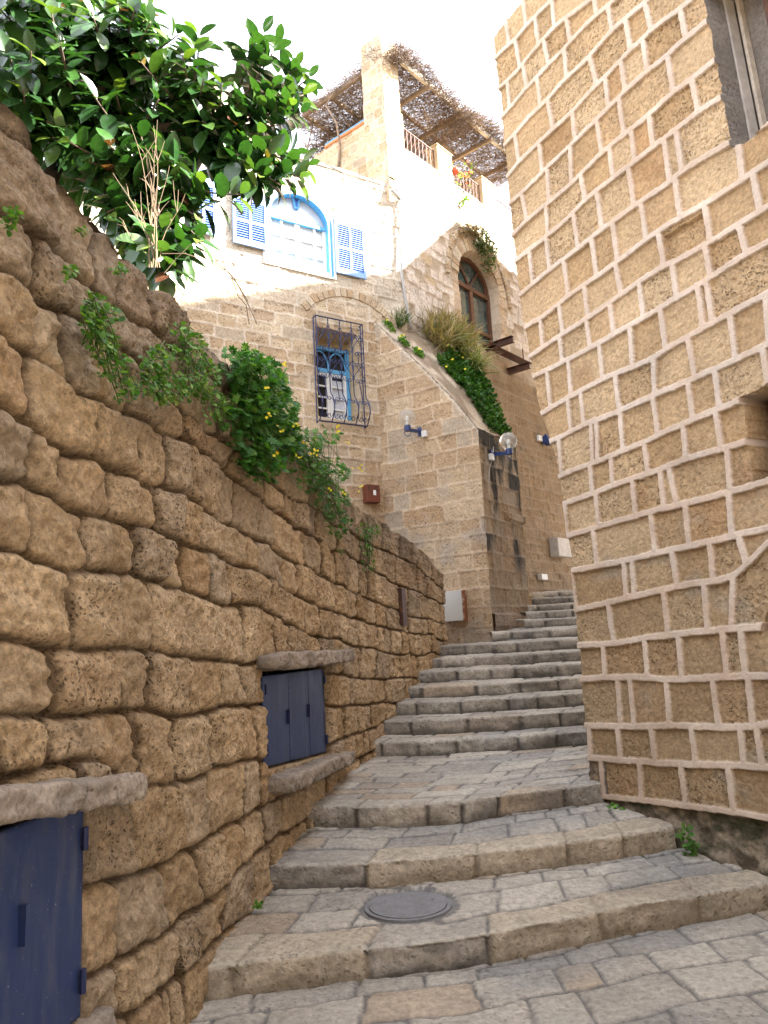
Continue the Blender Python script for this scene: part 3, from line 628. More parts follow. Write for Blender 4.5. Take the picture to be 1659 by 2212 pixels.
# ------------------------------------------------------------------ RIGHT HOUSE
RW = Frame((1.56, 6.6), 153.26)
def W2(pts): return [RW.px(*p) for p in pts]
rows_ = [
 tA([(40, 355), (115, 280), (170, 235), (225, 165), (290, 95), (390, 0)]),
 tA([(65, 525), (130, 475), (205, 395), (310, 262), (400, 160), (480, 100), (625, -10)]),
 tA([(80, 700), (150, 630), (235, 515), (305, 455), (370, 370), (465, 290), (500, 235), (640, 95), (715, 35), (770, -10)]),
 tA([(100, 860), (180, 780), (265, 670), (360, 590), (470, 455), (600, 350), (735, 175), (830, 100), (930, 20)]),
 tA([(125, 1045), (195, 945), (320, 830), (400, 750), (510, 660), (640, 500), (700, 460), (845, 290), (930, 230), (970, 160), (1130, 70), (1200, 0)]),
 tA([(148, 1185), (215, 1130), (340, 1000), (430, 915), (515, 835), (600, 755), (715, 640), (815, 535), (940, 420), (1060, 340), (1165, 225), (1310, 115)]),
 tA([(170, 1370), (240, 1290), (370, 1185), (510, 1075), (670, 900), (820, 785), (945, 690), (1100, 535), (1200, 475), (1345, 350)]),
 tA([(185, 1520), (360, 1385), (500, 1270), (590, 1160), (750, 1045), (900, 930), (1000, 845), (1110, 770), (1240, 650), (1385, 575)]),
 tB([(210, 700), (285, 630), (375, 555), (540, 435), (680, 315), (870, 185), (1080, 45)]) + tA([(1150, 1000), (1290, 915), (1430, 840), (1640, 730)]),
 tB([(235, 890), (330, 835), (425, 765), (490, 700), (640, 605), (780, 505), (945, 375), (1150, 240), (1300, 165), (1490, 40), (1659, -75)]),
 tB([(265, 1065), (335, 1010), (445, 935), (600, 840), (785, 705), (1040, 530), (1110, 510), (1310, 400), (1480, 290), (1659, 180)]),
 tB([(300, 1172), (460, 1095), (640, 1000), (770, 925), (925, 840), (1115, 725), (1310, 610), (1540, 450), (1659, 395)]),
 tC([(5, 475), (110, 410), (255, 325), (480, 205), (690, 120), (830, 75)]) + tB([(1070, 1005), (1190, 955), (1290, 890), (1430, 815), (1659, 685)]),
 tC([(90, 660), (250, 585), (350, 530), (600, 435), (845, 320), (980, 270), (1130, 200), (1290, 130), (1470, 50), (1600, -20)]),
 tC([(145, 915), (205, 880), (400, 810), (540, 755), (625, 715), (780, 655), (880, 600), (1110, 500), (1290, 425), (1440, 365)]),
 tC([(165, 1110), (230, 1085), (415, 1025), (555, 960), (790, 885), (900, 850), (1080, 765), (1320, 710), (1500, 650)]),
 tC([(200, 1335), (330, 1295), (450, 1255), (700, 1185), (910, 1125), (1040, 1100), (1380, 1010), (1659, 930)]),
 tD([(65, 370), (300, 325), (500, 290), (760, 225), (880, 205), (1050, 165), (1400, 85), (1659, 25)]),
 tD([(105, 680), (380, 620), (600, 565), (825, 520), (940, 490), (1220, 450), (1400, 420), (1560, 250), (1659, 110)]),
 tD([(135, 960), (330, 955), (460, 945), (700, 895), (870, 880), (1180, 845), (1600, 810)]),
 tD([(160, 1235), (370, 1215), (690, 1215), (830, 1235), (1320, 1215), (1500, 1200), (1650, 1210)]),
 tE([(190, 405), (470, 415), (870, 405), (1260, 418), (1560, 415), (1659, 385)]),
 tE([(215, 660), (450, 680), (760, 700), (1070, 715), (1470, 725), (1659, 745)]),
 tE([(345, 975), (640, 1000), (1000, 1050), (1380, 1095), (1659, 1150)])]
def js(t, q): return [(t([(a, b)])[0], t([(c_, e)])[0]) for a, b, c_, e in q]
jts = js(tA, [(100, 170, 115, 275), (205, 30, 222, 160), (175, 245, 200, 385), (290, 100, 310, 255), (393, 20, 403, 150), (130, 485, 140, 610), (222, 390, 240, 500), (345, 250, 365, 360), (475, 110, 495, 225), (640, 0, 650, 80),
 (305, 480, 320, 605), (465, 300, 475, 450), (720, 40, 740, 165), (175, 800, 195, 940), (367, 600, 393, 740), (617, 360, 648, 490), (822, 120, 850, 285), (937, 20, 968, 150),
 (315, 850, 330, 975), (512, 670, 525, 810), (705, 480, 720, 630), (800, 390, 820, 530), (925, 240, 945, 400), (1142, 60, 1172, 200),
 (215, 1140, 240, 1280), (362, 1000, 372, 1160), (497, 870, 505, 1060), (655, 730, 680, 890), (787, 610, 812, 780), (1072, 350, 1098, 520),
 (355, 1215, 367, 1370), (562, 1040, 583, 1170), (730, 890, 748, 1030), (857, 780, 873, 930), (962, 690, 983, 850), (1213, 480, 1245, 640), (1052, 850, 1078, 1050), (1122, 790, 1148, 990), (1487, 870, 1505, 1030)])
jts += js(tB, [(257, 450, 275, 630), (357, 380, 375, 560), (518, 245, 543, 430), (658, 135, 683, 310), (843, 0, 870, 175),
 (462, 530, 485, 695), (627, 400, 650, 580), (748, 300, 775, 500), (917, 180, 940, 370), (1112, 30, 1143, 235),
 (322, 860, 335, 1005), (432, 770, 450, 920), (582, 670, 600, 820), (767, 540, 793, 695), (1018, 380, 1043, 530), (1288, 190, 1318, 370),
 (437, 965, 450, 1090), (592, 850, 613, 1000), (732, 760, 753, 930), (907, 670, 925, 830), (1097, 540, 1120, 710), (1292, 420, 1318, 590), (1487, 300, 1528, 460),
 (1027, 795, 1053, 1000), (1250, 680, 1278, 890), (1297, 640, 1333, 850), (1435, 830, 1460, 1040), (1640, 700, 1655, 900), (1620, 980, 1640, 1100)])
jts += js(tC, [(85, 185, 108, 400), (232, 90, 255, 320), (457, 0, 480, 200), (687, 0, 695, 110), (232, 360, 253, 575), (322, 320, 343, 520), (572, 210, 598, 430), (842, 80, 850, 310), (1100, 0, 1130, 180),
 (167, 660, 188, 880), (397, 560, 410, 780), (437, 540, 445, 770), (605, 470, 623, 710), (843, 380, 870, 590), (1093, 260, 1120, 480), (1278, 170, 1310, 390),
 (390, 830, 405, 1030), (537, 770, 550, 950), (777, 690, 798, 860), (1055, 560, 1072, 770), (1285, 440, 1320, 700), (212, 1110, 217, 1310), (432, 1030, 450, 1255), (692, 940, 713, 1170), (892, 870, 913, 1120), (957, 870, 1003, 1090), (1365, 720, 1388, 1000),
 (412, 1300, 432, 1460), (822, 1180, 852, 1420), (1067, 1110, 1095, 1360), (1377, 1030, 1400, 1310)])
jts += js(tD, [(85, 390, 118, 650), (507, 320, 528, 580), (570, 300, 590, 560), (892, 230, 928, 480), (1195, 170, 1220, 440), (1430, 110, 1480, 300), (382, 640, 428, 930), (822, 540, 858, 860), (1148, 500, 1178, 850), (1383, 470, 1368, 840),
 (340, 960, 358, 1210), (672, 930, 700, 1220), (942, 890, 970, 1220), (1295, 880, 1328, 1200), (1442, 870, 1473, 1190)])
jts += js(tE, [(457, 60, 480, 400), (553, 50, 588, 400), (847, 60, 870, 390), (1217, 60, 1258, 400), (1500, 50, 1538, 400), (232, 430, 240, 650), (457, 430, 475, 660), (722, 430, 758, 700), (1047, 430, 1078, 700), (1432, 440, 1463, 710), (1562, 400, 1608, 710),
 (325, 700, 348, 980), (632, 710, 645, 990), (957, 730, 1003, 1060), (1337, 740, 1383, 1090)])
def smooth_line(pts):
    f = linefn(pts); lo, hi = min(p[0] for p in pts), max(p[0] for p in pts); u = np.linspace(lo - .3, hi + .3, 120); y = f(u); w_ = np.hanning(31); w_ /= w_.sum()
    yp = np.convolve(np.pad(y, 15, 'edge'), w_, 'valid') * .75 + y * .25; return linefn(list(zip(u[8:-8], yp[8:-8])))
RLf = [smooth_line(W2(r)) for r in rows_][::-1]
ztop = RW.px(1064, 78)[1]
RL = [-9.] + RLf + [9.9]
RJ = [[] for _ in range(len(RL) - 1)]
for a, b in jts:
    ua, za = RW.px(*a); ub, zb_ = RW.px(*b); um = (ua + ub) / 2; zm = (za + zb_) / 2
    k = sum(1 for f in RLf if zm > float(f(np.array(um))))
    RJ[k].append((um, (ua - ub) / max(za - zb_, .08) * .3))
R = np.random.RandomState(3)
for k in range(len(RJ)):    # beyond the picture's right edge and above it
    last = max([j[0] for j in RJ[k]] or [-.3])
    while last < 3.4: last += .3 + R.rand() * .3; RJ[k].append((last, -.01))
umn = sorted([(z, u) for u, z in W2([(1270, 1700), (1268, 1640), (1262, 1560), (1252, 1470), (1246, 1390), (1240, 1300), (1232, 1210), (1214, 1080), (1202, 1010), (1188, 955), (1163, 880), (1145, 790), (1128, 690), (1115, 600), (1106, 520), (1097, 420), (1088, 320), (1080, 220), (1070, 150), (1063, 80)])])
NU, NVr = 540, 1150
zz = np.linspace(-.15, ztop, NVr); um = np.interp(zz, [a for a, b in umn], [b for a, b in umn]) + .008 * fbm(zz * 9, zz * 0, 3, 3)
um = np.where(zz < umn[0][0], umn[0][1] + .0, um)
K, Zr = np.meshgrid(np.linspace(0, 1, NU) ** 1.0, zz, indexing='ij'); Ur = um[None, :] + (3.25 - um[None, :]) * K
d, h1, h2, h3, ci = masonry(Ur, Zr, RL, RJ, 200, .005, 5., .02)
mort = 1 - sstep(.0235, .027, d + .0035 * fbm(Ur * 22, Zr * 22, 210, 3))
f24 = RLf[0](Ur); below = Zr < f24 - .02
mort = np.where(below, 0, mort)
stone = -.019 + (h1 - .5) * .012 + fbm(Ur * 9, Zr * 9, 212, 4) * .007 + fbm(Ur * 38, Zr * 38, 213, 3) * .005
stone -= sstep(.12, .5, fbm(Ur * 30, Zr * 30, 214, 2)) * .010 * h3
H_ = stone * (1 - mort) + mort * (.003 + fbm(Ur * 12, Zr * 12, 215, 3) * .004)
H_ = np.where(below, -.035 + fbm(Ur * 5, Zr * 6, 216, 4) * .04 + fbm(Ur * 20, Zr * 20, 217, 3) * .01, H_)
def inpoly(U, V, poly):
    r = np.zeros(U.shape, bool); n = len(poly)
    for i in range(n):
        (x0, y0), (x1, y1) = poly[i], poly[(i + 1) % n]
        cnd = ((y0 > V) != (y1 > V)) & (U < (x1 - x0) * (V - y0) / (y1 - y0 + 1e-12) + x0); r ^= cnd
    return r
w1 = W2(tA([(1275, -60), (1285, 0), (1345, 330), (1400, 620), (1440, 860), (1500, 840), (1560, 800), (1659, 710)])); w1 = w1 + [(3.3, w1[-1][1] + .1), (3.3, w1[0][1])]
w2 = W2(tC([(1450, 345), (1480, 420), (1500, 640), (1525, 800), (1545, 940), (1659, 900)])); w2 = w2 + [(w2[-1][0] + .35, w2[-1][1]), (w2[-1][0] + .35, w2[0][1] + .05)]
w3 = W2(tD([(1600, 850), (1640, 700), (1659, 640)])); w3 = w3 + [(w3[-1][0] + .2, w3[-1][1] + .2), (w3[-1][0] + .2, w3[0][1])]
i1 = inpoly(Ur, Zr, w1); i2 = inpoly(Ur, Zr, w2); i3 = inpoly(Ur, Zr, w3)
rec = inpoly(Ur, Zr, W2(tB([(1035, 362), (1270, 222), (1300, 370), (1062, 500)])))
H_ = np.where(rec & (mort < .5), -.055 + (H_ + .021), H_)
H_ = np.where(i1, -.36, H_); H_ = np.where(i2, -.30, H_); H_ = np.where(i3, -.2, H_)
c = lerp3((.50, .33, .17), (.63, .455, .27), h2); c = lerp3(c, (.52, .30, .14), sstep(.84, .97, h1) * .5)
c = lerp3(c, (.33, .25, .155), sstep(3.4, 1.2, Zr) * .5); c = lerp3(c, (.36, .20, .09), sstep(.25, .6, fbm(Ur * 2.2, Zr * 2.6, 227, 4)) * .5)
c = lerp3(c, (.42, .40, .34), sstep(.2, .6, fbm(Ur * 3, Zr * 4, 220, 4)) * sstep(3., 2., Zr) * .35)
mc = lerp3((.68, .53, .405), (.74, .61, .49), sstep(-.3, .4, fbm(Ur * 4, Zr * 4, 221, 3)))
c = lerp3(c, mc, mort)
fnd = lerp3((.15, .12, .085), (.42, .35, .26), sstep(-.25, .3, fbm(Ur * 7, Zr * 9, 222, 5))); fnd = lerp3(fnd, (.05, .06, .025), sstep(.05, .4, fbm(Ur * 4, Zr * 9, 223, 4)) * .8)
c = np.where(below[..., None], fnd, c)
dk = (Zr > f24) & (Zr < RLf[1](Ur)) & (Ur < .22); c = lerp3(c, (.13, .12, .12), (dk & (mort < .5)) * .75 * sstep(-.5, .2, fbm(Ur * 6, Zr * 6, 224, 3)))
conc = lerp3((.20, .175, .15), (.28, .25, .215), sstep(-.4, .4, fbm(Ur * 9, Zr * 3, 225, 4)))
edge = np.zeros_like(Ur, bool); 
for a in range(-2, 3): edge |= np.roll(i1, a, 0)
c = np.where((i1 | np.roll(i1, -1, 0) | np.roll(i1, 1, 1))[..., None], conc, c); c = np.where(i2[..., None], np.array((.12, .075, .04)), c); c = np.where(i3[..., None], np.array((.14, .08, .05)), c)
al = np.where(mort > .5, 0., np.clip(.1 + .75 * sstep(.3, .9, h3), 0, 1)); al = np.where(i1, .3, al)
P = RW.o + RW.ux * Ur[..., None] + RW.uz * Zr[..., None] + RW.n * H_[..., None]
# return round the corner and over the top
bdir = np.array([.69, .72, 0])
ret = [P[0] + bdir * q + np.array([0, 0, 0.]) for q in (3.5, .8, .3, .12, .05)]
P = np.concatenate([np.stack(ret, 0), P], 0); c = np.concatenate([np.repeat(c[:1], 5, 0), c], 0); al = np.concatenate([np.repeat(al[:1], 5, 0), al], 0)
tp = [P[:, -1] + bdir * q for q in (.05, .2, 1.5, 3.5)]
P = np.concatenate([P, np.stack(tp, 1)], 1); c = np.concatenate([c, np.repeat(c[:, -1:], 4, 1)], 1); al = np.concatenate([al, np.repeat(al[:, -1:], 4, 1)], 1)
rh = empty('stone_house', RW.pt(.5, 0), 'tall stone house at right with wide pale raised mortar lines between pitted blocks', 'house')
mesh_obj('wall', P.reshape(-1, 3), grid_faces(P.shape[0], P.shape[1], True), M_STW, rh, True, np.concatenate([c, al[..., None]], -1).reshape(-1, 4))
# window joinery in the two openings
ja, jb = w1[1], w1[3]
def along(k): return ja[0] + (jb[0] - ja[0]) * k, ja[1] + (jb[1] - ja[1]) * k
zlo = w1[4][1]; zhi = 9.
def ux_at(z): return ja[0] + (jb[0] - ja[0]) * (ja[1] - z) / (ja[1] - jb[1])
def strip(du0, du1, h0, h1, z0, z1):
    m_ = MB(); P = [RW.pt(ux_at(z) + du, z, h) for z in (z0, z1) for du, h in ((du0, h0), (du1, h0), (du1, h1), (du0, h1))]
    return m_.hexa(P)
strip(.004, .02, -.30, -.2, zlo + .0, 7.85).build('window_jamb', M_GREY, rh, False, .004)
strip(.03, .055, -.36, -.30, zlo + .02, 7.85).build('window_jamb', M_PALEWOOD, rh, False, .004)
strip(.22, .8, -.355, -.31, zlo + .75, 7.85).build('window_frame', M_WOOD, rh, False, .004)
m_ = MB().box(RW, w2[0][0] + .07, w2[0][0] + .13, w2[4][1], w2[0][1], -.29, -.2); m_.build('window_frame', M_WOOD, rh, False, .004)
# solid body of the house behind its face, with an added unseen shadow caster above
body = MB()
k0 = RW.pt(.1, 0, -.42); k1 = RW.pt(3.25, 0, -.42); 
B0 = np.array([3.9, 9.6, 0]); B1 = np.array([9., 13., 0]); B2 = np.array([9., 2., 0]); B3 = RW.pt(6.2, 0, -.42)
foot = [k0, B3, B2, B1, B0]
body.add([(p[0], p[1], -.3) for p in foot] + [(p[0], p[1], 7.6) for p in foot], [tuple(range(5))[::-1], tuple(range(5, 10))] + [(i, (i + 1) % 5, 5 + (i + 1) % 5, 5 + i) for i in range(5)])
M_BODY = mat_plain('rear_masonry', (.45, .34, .2), .9, 0, .2, 5, .4, .02)
body.build('rear_wall', M_BODY, rh)
up_ = MB(); prof = [(9.0, 7.5), (22., 7.5), (22., 11.2), (16.6, 11.6), (15.3, 12.6), (13.8, 14.1), (12.3, 13.55), (10.1, 15.35), (9.0, 16.1)]  # added unseen mass, roof profile shaped to cast the facade shadow line
up_.add([(6.0, y, z) for y, z in prof] + [(10.5, y, z) for y, z in prof], [tuple(range(9))[::-1], tuple(range(9, 18))] + [(i, (i + 1) % 9, 9 + (i + 1) % 9, 9 + i) for i in range(9)])
up_.hexa([(5.6, -6, 7.55), (9, -6, 7.55), (9, 8.9, 7.55), (5.6, 8.9, 7.55), (5.6, -6, 10.7), (9, -6, 10.7), (9, 8.9, 10.7), (5.6, 8.9, 10.7)])  # added unseen block that keeps the sun off the left wall
up_.build('unseen_shadow_caster', M_BODY, rh)

# ------------------------------------------------------------------ HILLSIDE HOUSE
FL = Frame((.54, 12.5), 58)          # left facade, u < 0
FR = Frame((.54, 12.5), 40)          # right facade, u > 0
BA = Frame((1.49, 11.2), -57, -1)    # buttress long face, from its corner away to the left
BB = Frame((1.49, 11.2), 33)         # buttress end face
FP = Frame((.54, 12.5), -50, -1)     # terrace parapet, from the tower away to the left
hh = empty('hillside_house', (0.54, 12.5, 1.8), 'old pale stone house with sloping buttress, blue shutters and a roof terrace', 'house')
def surf(name, fr, u0, u1, z0, z1, du, seed, lines, joints, parent, hole=None, depth=.28, colf=None, edge=None, rough=1., warp=.018, mortar=(.56, .47, .36), mw=.014, keep=None, mat=None, pal=None, proud=.004, extra=None):
    us = np.arange(u0, u1 + du, du); zs = np.arange(z0, z1 + du, du); U, V = np.meshgrid(us, zs, indexing='ij')
    d, h1, h2, h3, ci = masonry(U, V, lines, joints, seed, warp, 4., .03)
    mo = 1 - sstep(mw * .6, mw * 1.3, d + .006 * fbm(U * 14, V * 14, seed + 9, 2))
    H_ = (-.008 + (h1 - .5) * .022 * rough + fbm(U * 8, V * 8, seed + 3, 4) * .014 * rough + fbm(U * 25, V * 25, seed + 4, 2) * .006) * (1 - mo) + mo * proud
    a, b = pal or ((.42, .31, .19), (.52, .41, .27))
    c = lerp3(a, b, h2); c = lerp3(c, (.36, .23, .12), (h3 > .85) * .5); c = lerp3(c, (.34, .30, .24), (h3 < .18) * .5)
    c = lerp3(c, mortar, mo)
    if colf is not None: c = colf(U, V, c, mo, h1, h2, h3)
    al = np.clip((.3 + .9 * h3) * (1 - mo), 0, 1)
    if extra is not None: H_ = H_ + extra(U, V)
    if hole is not None:
        for poly, dp, hc in hole:
            q = inpoly(U, V, poly); H_ = np.where(q, -dp, H_); c = np.where(q[..., None], np.array(hc), c); al = np.where(q, .0, al)
    P = fr.o + fr.ux * U[..., None] + fr.uz * V[..., None] + fr.n * H_[..., None]
    Fq = grid_faces(len(us), len(zs), fr.n[0] * fr.ux[1] - fr.n[1] * fr.ux[0] > 0)
    if keep is not None:
        kp = keep(U, V).ravel(); Fq = Fq[kp[Fq].all(1)]
    return mesh_obj(name, P.reshape(-1, 3), Fq, mat or M_FAR, parent, True, np.concatenate([c, al[..., None]], -1).reshape(-1, 4))
def arch(u0, u1, z0, zs, za, n=14):
    """opening outline: rectangle from z0 to zs closed by an arch of rise za-zs"""
    c_ = (u0 + u1) / 2; a = (u1 - u0) / 2; P = [(u0, z0), (u1, z0)]
    for i in range(n + 1):
        t = math.pi * i / n; P.append((c_ + a * math.cos(t), zs + (za - zs) * math.sin(t)))
    return P
# measured openings
gl = FL.px(684, 760)[0]; gr = FL.px(775, 800)[0]; gt = FL.px(684, 708)[1]; gb = FL.px(684, 897)[1]
aw0 = FL.px(577, 545)[0]; aw1 = FL.px(719, 560)[0]; awb = FL.px(717, 598)[1] - .02; aws = FL.px(708, 492)[1]; awt = FL.px(645, 410)[1] - .03
rz0 = FR.px(1005, 725)[1]; ru0 = FR.px(996, 640)[0]; ru1 = FR.px(1083, 720)[0]; rzs = FR.px(992, 590)[1]; rzt = FR.px(1022, 546)[1] + .02
zl = FL.px(750, 375)[1]
fl_lines = [-9.] + regular_courses(1.5, zl, .215, 5)
fl_J = rnd_joints(fl_lines, -5.2, .1, .36, 6)
g_poly = [(gl, gb), (gr, gb), (gr, gt), (gl, gt)]; a_poly = arch(aw0, aw1, awb, aws, awt)
def colL(U, V, c, mo, h1, h2, h3):
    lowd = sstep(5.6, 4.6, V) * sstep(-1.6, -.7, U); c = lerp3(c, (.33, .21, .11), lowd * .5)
    c = lerp3(c, (.66, .59, .48), sstep(6.6, 8.2, V + .8 * fbm(U * 1.2, V * 1.5, 304, 3)) * .7); return lerp3(c, (.58, .50, .38), sstep(.1, .5, fbm(U * 1.6, V * 2, 303, 4)) * .5)  # pale upper stone, lightened further in colour so the sunlit zone burns white
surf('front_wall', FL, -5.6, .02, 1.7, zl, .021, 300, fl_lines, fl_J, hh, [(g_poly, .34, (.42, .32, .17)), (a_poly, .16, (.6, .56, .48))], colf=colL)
fr_top = FR.px(1000, 413)[1]
fr_lines = [-9.] + regular_courses(2.2, 6.6, .20, 15, .35) + regular_courses(6.75, fr_top, .2, 16)
fr_J = rnd_joints(fr_lines, -.1, 8., .27, 17)
cu_ = (ru0 + ru1) / 2
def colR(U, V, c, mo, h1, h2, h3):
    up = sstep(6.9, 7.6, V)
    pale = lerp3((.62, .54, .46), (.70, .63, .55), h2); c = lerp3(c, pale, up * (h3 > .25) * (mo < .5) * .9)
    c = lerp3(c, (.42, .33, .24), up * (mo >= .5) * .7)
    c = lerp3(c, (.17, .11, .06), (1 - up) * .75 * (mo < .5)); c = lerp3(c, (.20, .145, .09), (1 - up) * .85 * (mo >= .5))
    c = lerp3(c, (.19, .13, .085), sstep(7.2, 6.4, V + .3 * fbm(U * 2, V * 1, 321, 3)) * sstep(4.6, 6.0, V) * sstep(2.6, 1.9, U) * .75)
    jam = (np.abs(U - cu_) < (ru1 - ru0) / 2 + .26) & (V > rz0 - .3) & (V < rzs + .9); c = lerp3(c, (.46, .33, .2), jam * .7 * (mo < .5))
    return c
r_poly = arch(ru0, ru1, rz0, rzs, rzt)
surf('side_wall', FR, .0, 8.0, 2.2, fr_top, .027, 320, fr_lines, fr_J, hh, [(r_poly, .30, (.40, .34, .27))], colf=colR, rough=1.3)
# voussoir arches
def vouss(name, fr, pts, wid, prd, n, seed, back=-.03, mat=None):
    R = np.random.RandomState(seed); V_ = []; Fq = []; C_ = []
    pts = np.array(pts); s = np.concatenate([[0], np.cumsum(np.hypot(*np.diff(pts, axis=0).T))]); tot = s[-1]
    nrm = np.gradient(pts, axis=0); nrm /= np.linalg.norm(nrm, axis=1)[:, None]; nrm = np.stack([-nrm[:, 1], nrm[:, 0]], 1)
    if (nrm[len(nrm) // 2] * [0, 1]).sum() < 0: nrm = -nrm
    for i in range(n):
        a, b = tot * (i + .05) / n, tot * (i + .95) / n; wd = wid * (.88 + .24 * R.rand()); pr = prd * (.7 + .6 * R.rand())
        q = []
        for h in (back, pr):
            for t in (a, b):
                p = np.array([np.interp(t, s, pts[:, 0]), np.interp(t, s, pts[:, 1])]); nn = np.array([np.interp(t, s, nrm[:, 0]), np.interp(t, s, nrm[:, 1])])
                for k in (0, wd): q.append(fr.pt(*(p + nn * k), h))
        k0 = len(V_); V_ += q; col = np.array([(.46, .35, .23), (.50, .40, .27), (.43, .31, .19), (.54, .45, .33)][R.randint(4)])
        C_ += [np.append(col, .6)] * 8
        Fq += [tuple(k0 + j for j in f) for f in ((0, 1, 3, 2), (4, 6, 7, 5), (0, 4, 5, 1), (2, 3, 7, 6), (0, 2, 6, 4), (1, 5, 7, 3))]
    o = mesh_obj(name, V_, Fq, mat or M_FAR, hh, False, np.array(C_)); b = o.modifiers.new('bevel', 'BEVEL'); b.width = .006; b.segments = 2
    return o
vouss('relieving_arch', FL, [FL.px(*p) for p in [(662, 672), (680, 655), (705, 644), (735, 640), (765, 645), (795, 658), (825, 680), (850, 706)]], .14, .02, 17, 3)
vouss('arch_stones', FR, [p for p in arch(ru0 - .03, ru1 + .03, rz0, rzs, rzt + .02, 24)[2:]], .24, .018, 19, 4)
vouss('arch_stones', FR, [p for p in arch(ru0 - .36, ru1 + .36, rz0, rzs - .15, rzt + .42, 30)[2:]], .10, .035, 46, 5)
# buttress
tilt = lambda a, b: .42 * b * sstep(.0, .5, a)
bz = lambda a: np.interp(a, [-.2, 0., .35, .9, 1.85, 2.2], [4.72, 4.93, 5.45, 6.15, 7.28, 7.6])
b_lines = [-9.] + regular_courses(1.95, 7.6, .275, 25, .1)
def colB(U, V, c, mo, h1, h2, h3):
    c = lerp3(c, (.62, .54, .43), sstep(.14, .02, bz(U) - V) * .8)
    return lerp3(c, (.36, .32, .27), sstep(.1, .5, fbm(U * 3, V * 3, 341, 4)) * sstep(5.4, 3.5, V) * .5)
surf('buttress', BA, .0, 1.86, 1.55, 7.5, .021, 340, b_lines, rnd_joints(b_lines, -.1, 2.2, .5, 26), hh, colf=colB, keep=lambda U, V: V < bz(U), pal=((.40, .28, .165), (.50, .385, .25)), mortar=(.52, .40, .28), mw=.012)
def colE(U, V, c, mo, h1, h2, h3):
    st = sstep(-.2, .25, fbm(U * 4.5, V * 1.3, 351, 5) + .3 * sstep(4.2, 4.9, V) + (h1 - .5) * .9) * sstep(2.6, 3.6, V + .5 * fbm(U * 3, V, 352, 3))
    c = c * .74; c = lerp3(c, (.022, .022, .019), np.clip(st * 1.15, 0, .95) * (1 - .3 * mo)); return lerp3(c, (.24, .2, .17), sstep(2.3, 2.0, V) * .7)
e_ex = lambda U, V: np.where(V < 2.12, .05, 0) + np.where((V > 3.6) & (V < 3.72), .06, 0) * (U > .75)
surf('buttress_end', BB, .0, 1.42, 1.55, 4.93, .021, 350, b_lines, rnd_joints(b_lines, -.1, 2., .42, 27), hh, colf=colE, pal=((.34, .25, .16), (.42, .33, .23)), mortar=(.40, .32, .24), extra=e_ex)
# sloping top and hidden back of the buttress
n1, n2 = 60, 30; Aq, Bq = np.meshgrid(np.linspace(0, 1.86, n1), np.linspace(0, 1.42, n2), indexing='ij')
Pq = BA.o + BA.ux * Aq[..., None] + BB.ux * Bq[..., None]; Pq[..., 2] = bz(Aq) + tilt(Aq, Bq) + .05 * fbm(Aq * 5, Bq * 5, 361, 4) * np.clip(Bq / .2, 0, 1) - .01
cq = lerp3((.24, .18, .12), (.46, .38, .28), sstep(-.25, .3, fbm(Aq * 5, Bq * 7, 362, 5)))
mesh_obj('buttress_top', Pq.reshape(-1, 3), grid_faces(n1, n2), M_FAR, hh, True, np.concatenate([cq, np.full(cq.shape[:2] + (1,), .4)], -1).reshape(-1, 4))
bk_ = MB(); A0_, A1_ = BA.o + BB.ux * 1.42, BA.o + BB.ux * 1.42 + BA.ux * 1.86
bq = [0, .1, .25, .5, 1.0, 1.85]
bk_.add([A0_ + BA.ux * a + [0, 0, 1.5] for a in bq] + [A0_ + BA.ux * a + [0, 0, float(bz(a) + tilt(a, 1.42))] for a in bq], [(i, i + 1, 7 + i, 6 + i) for i in range(5)]).build('buttress_back', M_BODY, hh)
# roofs / solid body behind the facades
rb = MB()
P = [FL.pt(-5.6, 0, -.36), FL.pt(-.1, 0, -.36), FR.pt(.1, 0, -.36), FR.pt(8, 0, -.36)]
q = [P[0], P[1], P[2], P[3], P[3] + np.array([-4, 5, 0]), P[0] + np.array([-3, 6, 0])]
def solid(ps, z0, z1, mb):
    n = len(ps); mb.add([(p[0], p[1], z0) for p in ps] + [(p[0], p[1], z1) for p in ps], [tuple(range(n))[::-1], tuple(range(n, 2 * n))] + [(i, (i + 1) % n, n + (i + 1) % n, n + i) for i in range(n)])
solid(q, 1.5, zl - .02, rb); rb.build('house_body', M_BODY, hh)
tb = MB(); solid([P[2], P[3], P[3] + np.array([-2.2, 1.9, 0]), FP.pt(2.0, 0, -.3)], zl - .1, fr_top - .05, tb); tb.build('terrace_floor', M_BODY, hh)
cp = MB(); 
for i in range(14):
    a = -5.6 + i * .4; cp.box(FL, a, a + .395, zl - .01, zl + .035 + .012 * (i % 3), -.4, .012)
cp.build('roof_edge', M_GREY, hh, False, .008)
cp = MB()
for i in range(20):
    a = .5 + i * .375; cp.box(FR, a, a + .37, fr_top - .012, fr_top + .02 + .008 * (i % 3), -.35, .015)
cp.build('roof_edge', M_GREY, hh, False, .008)
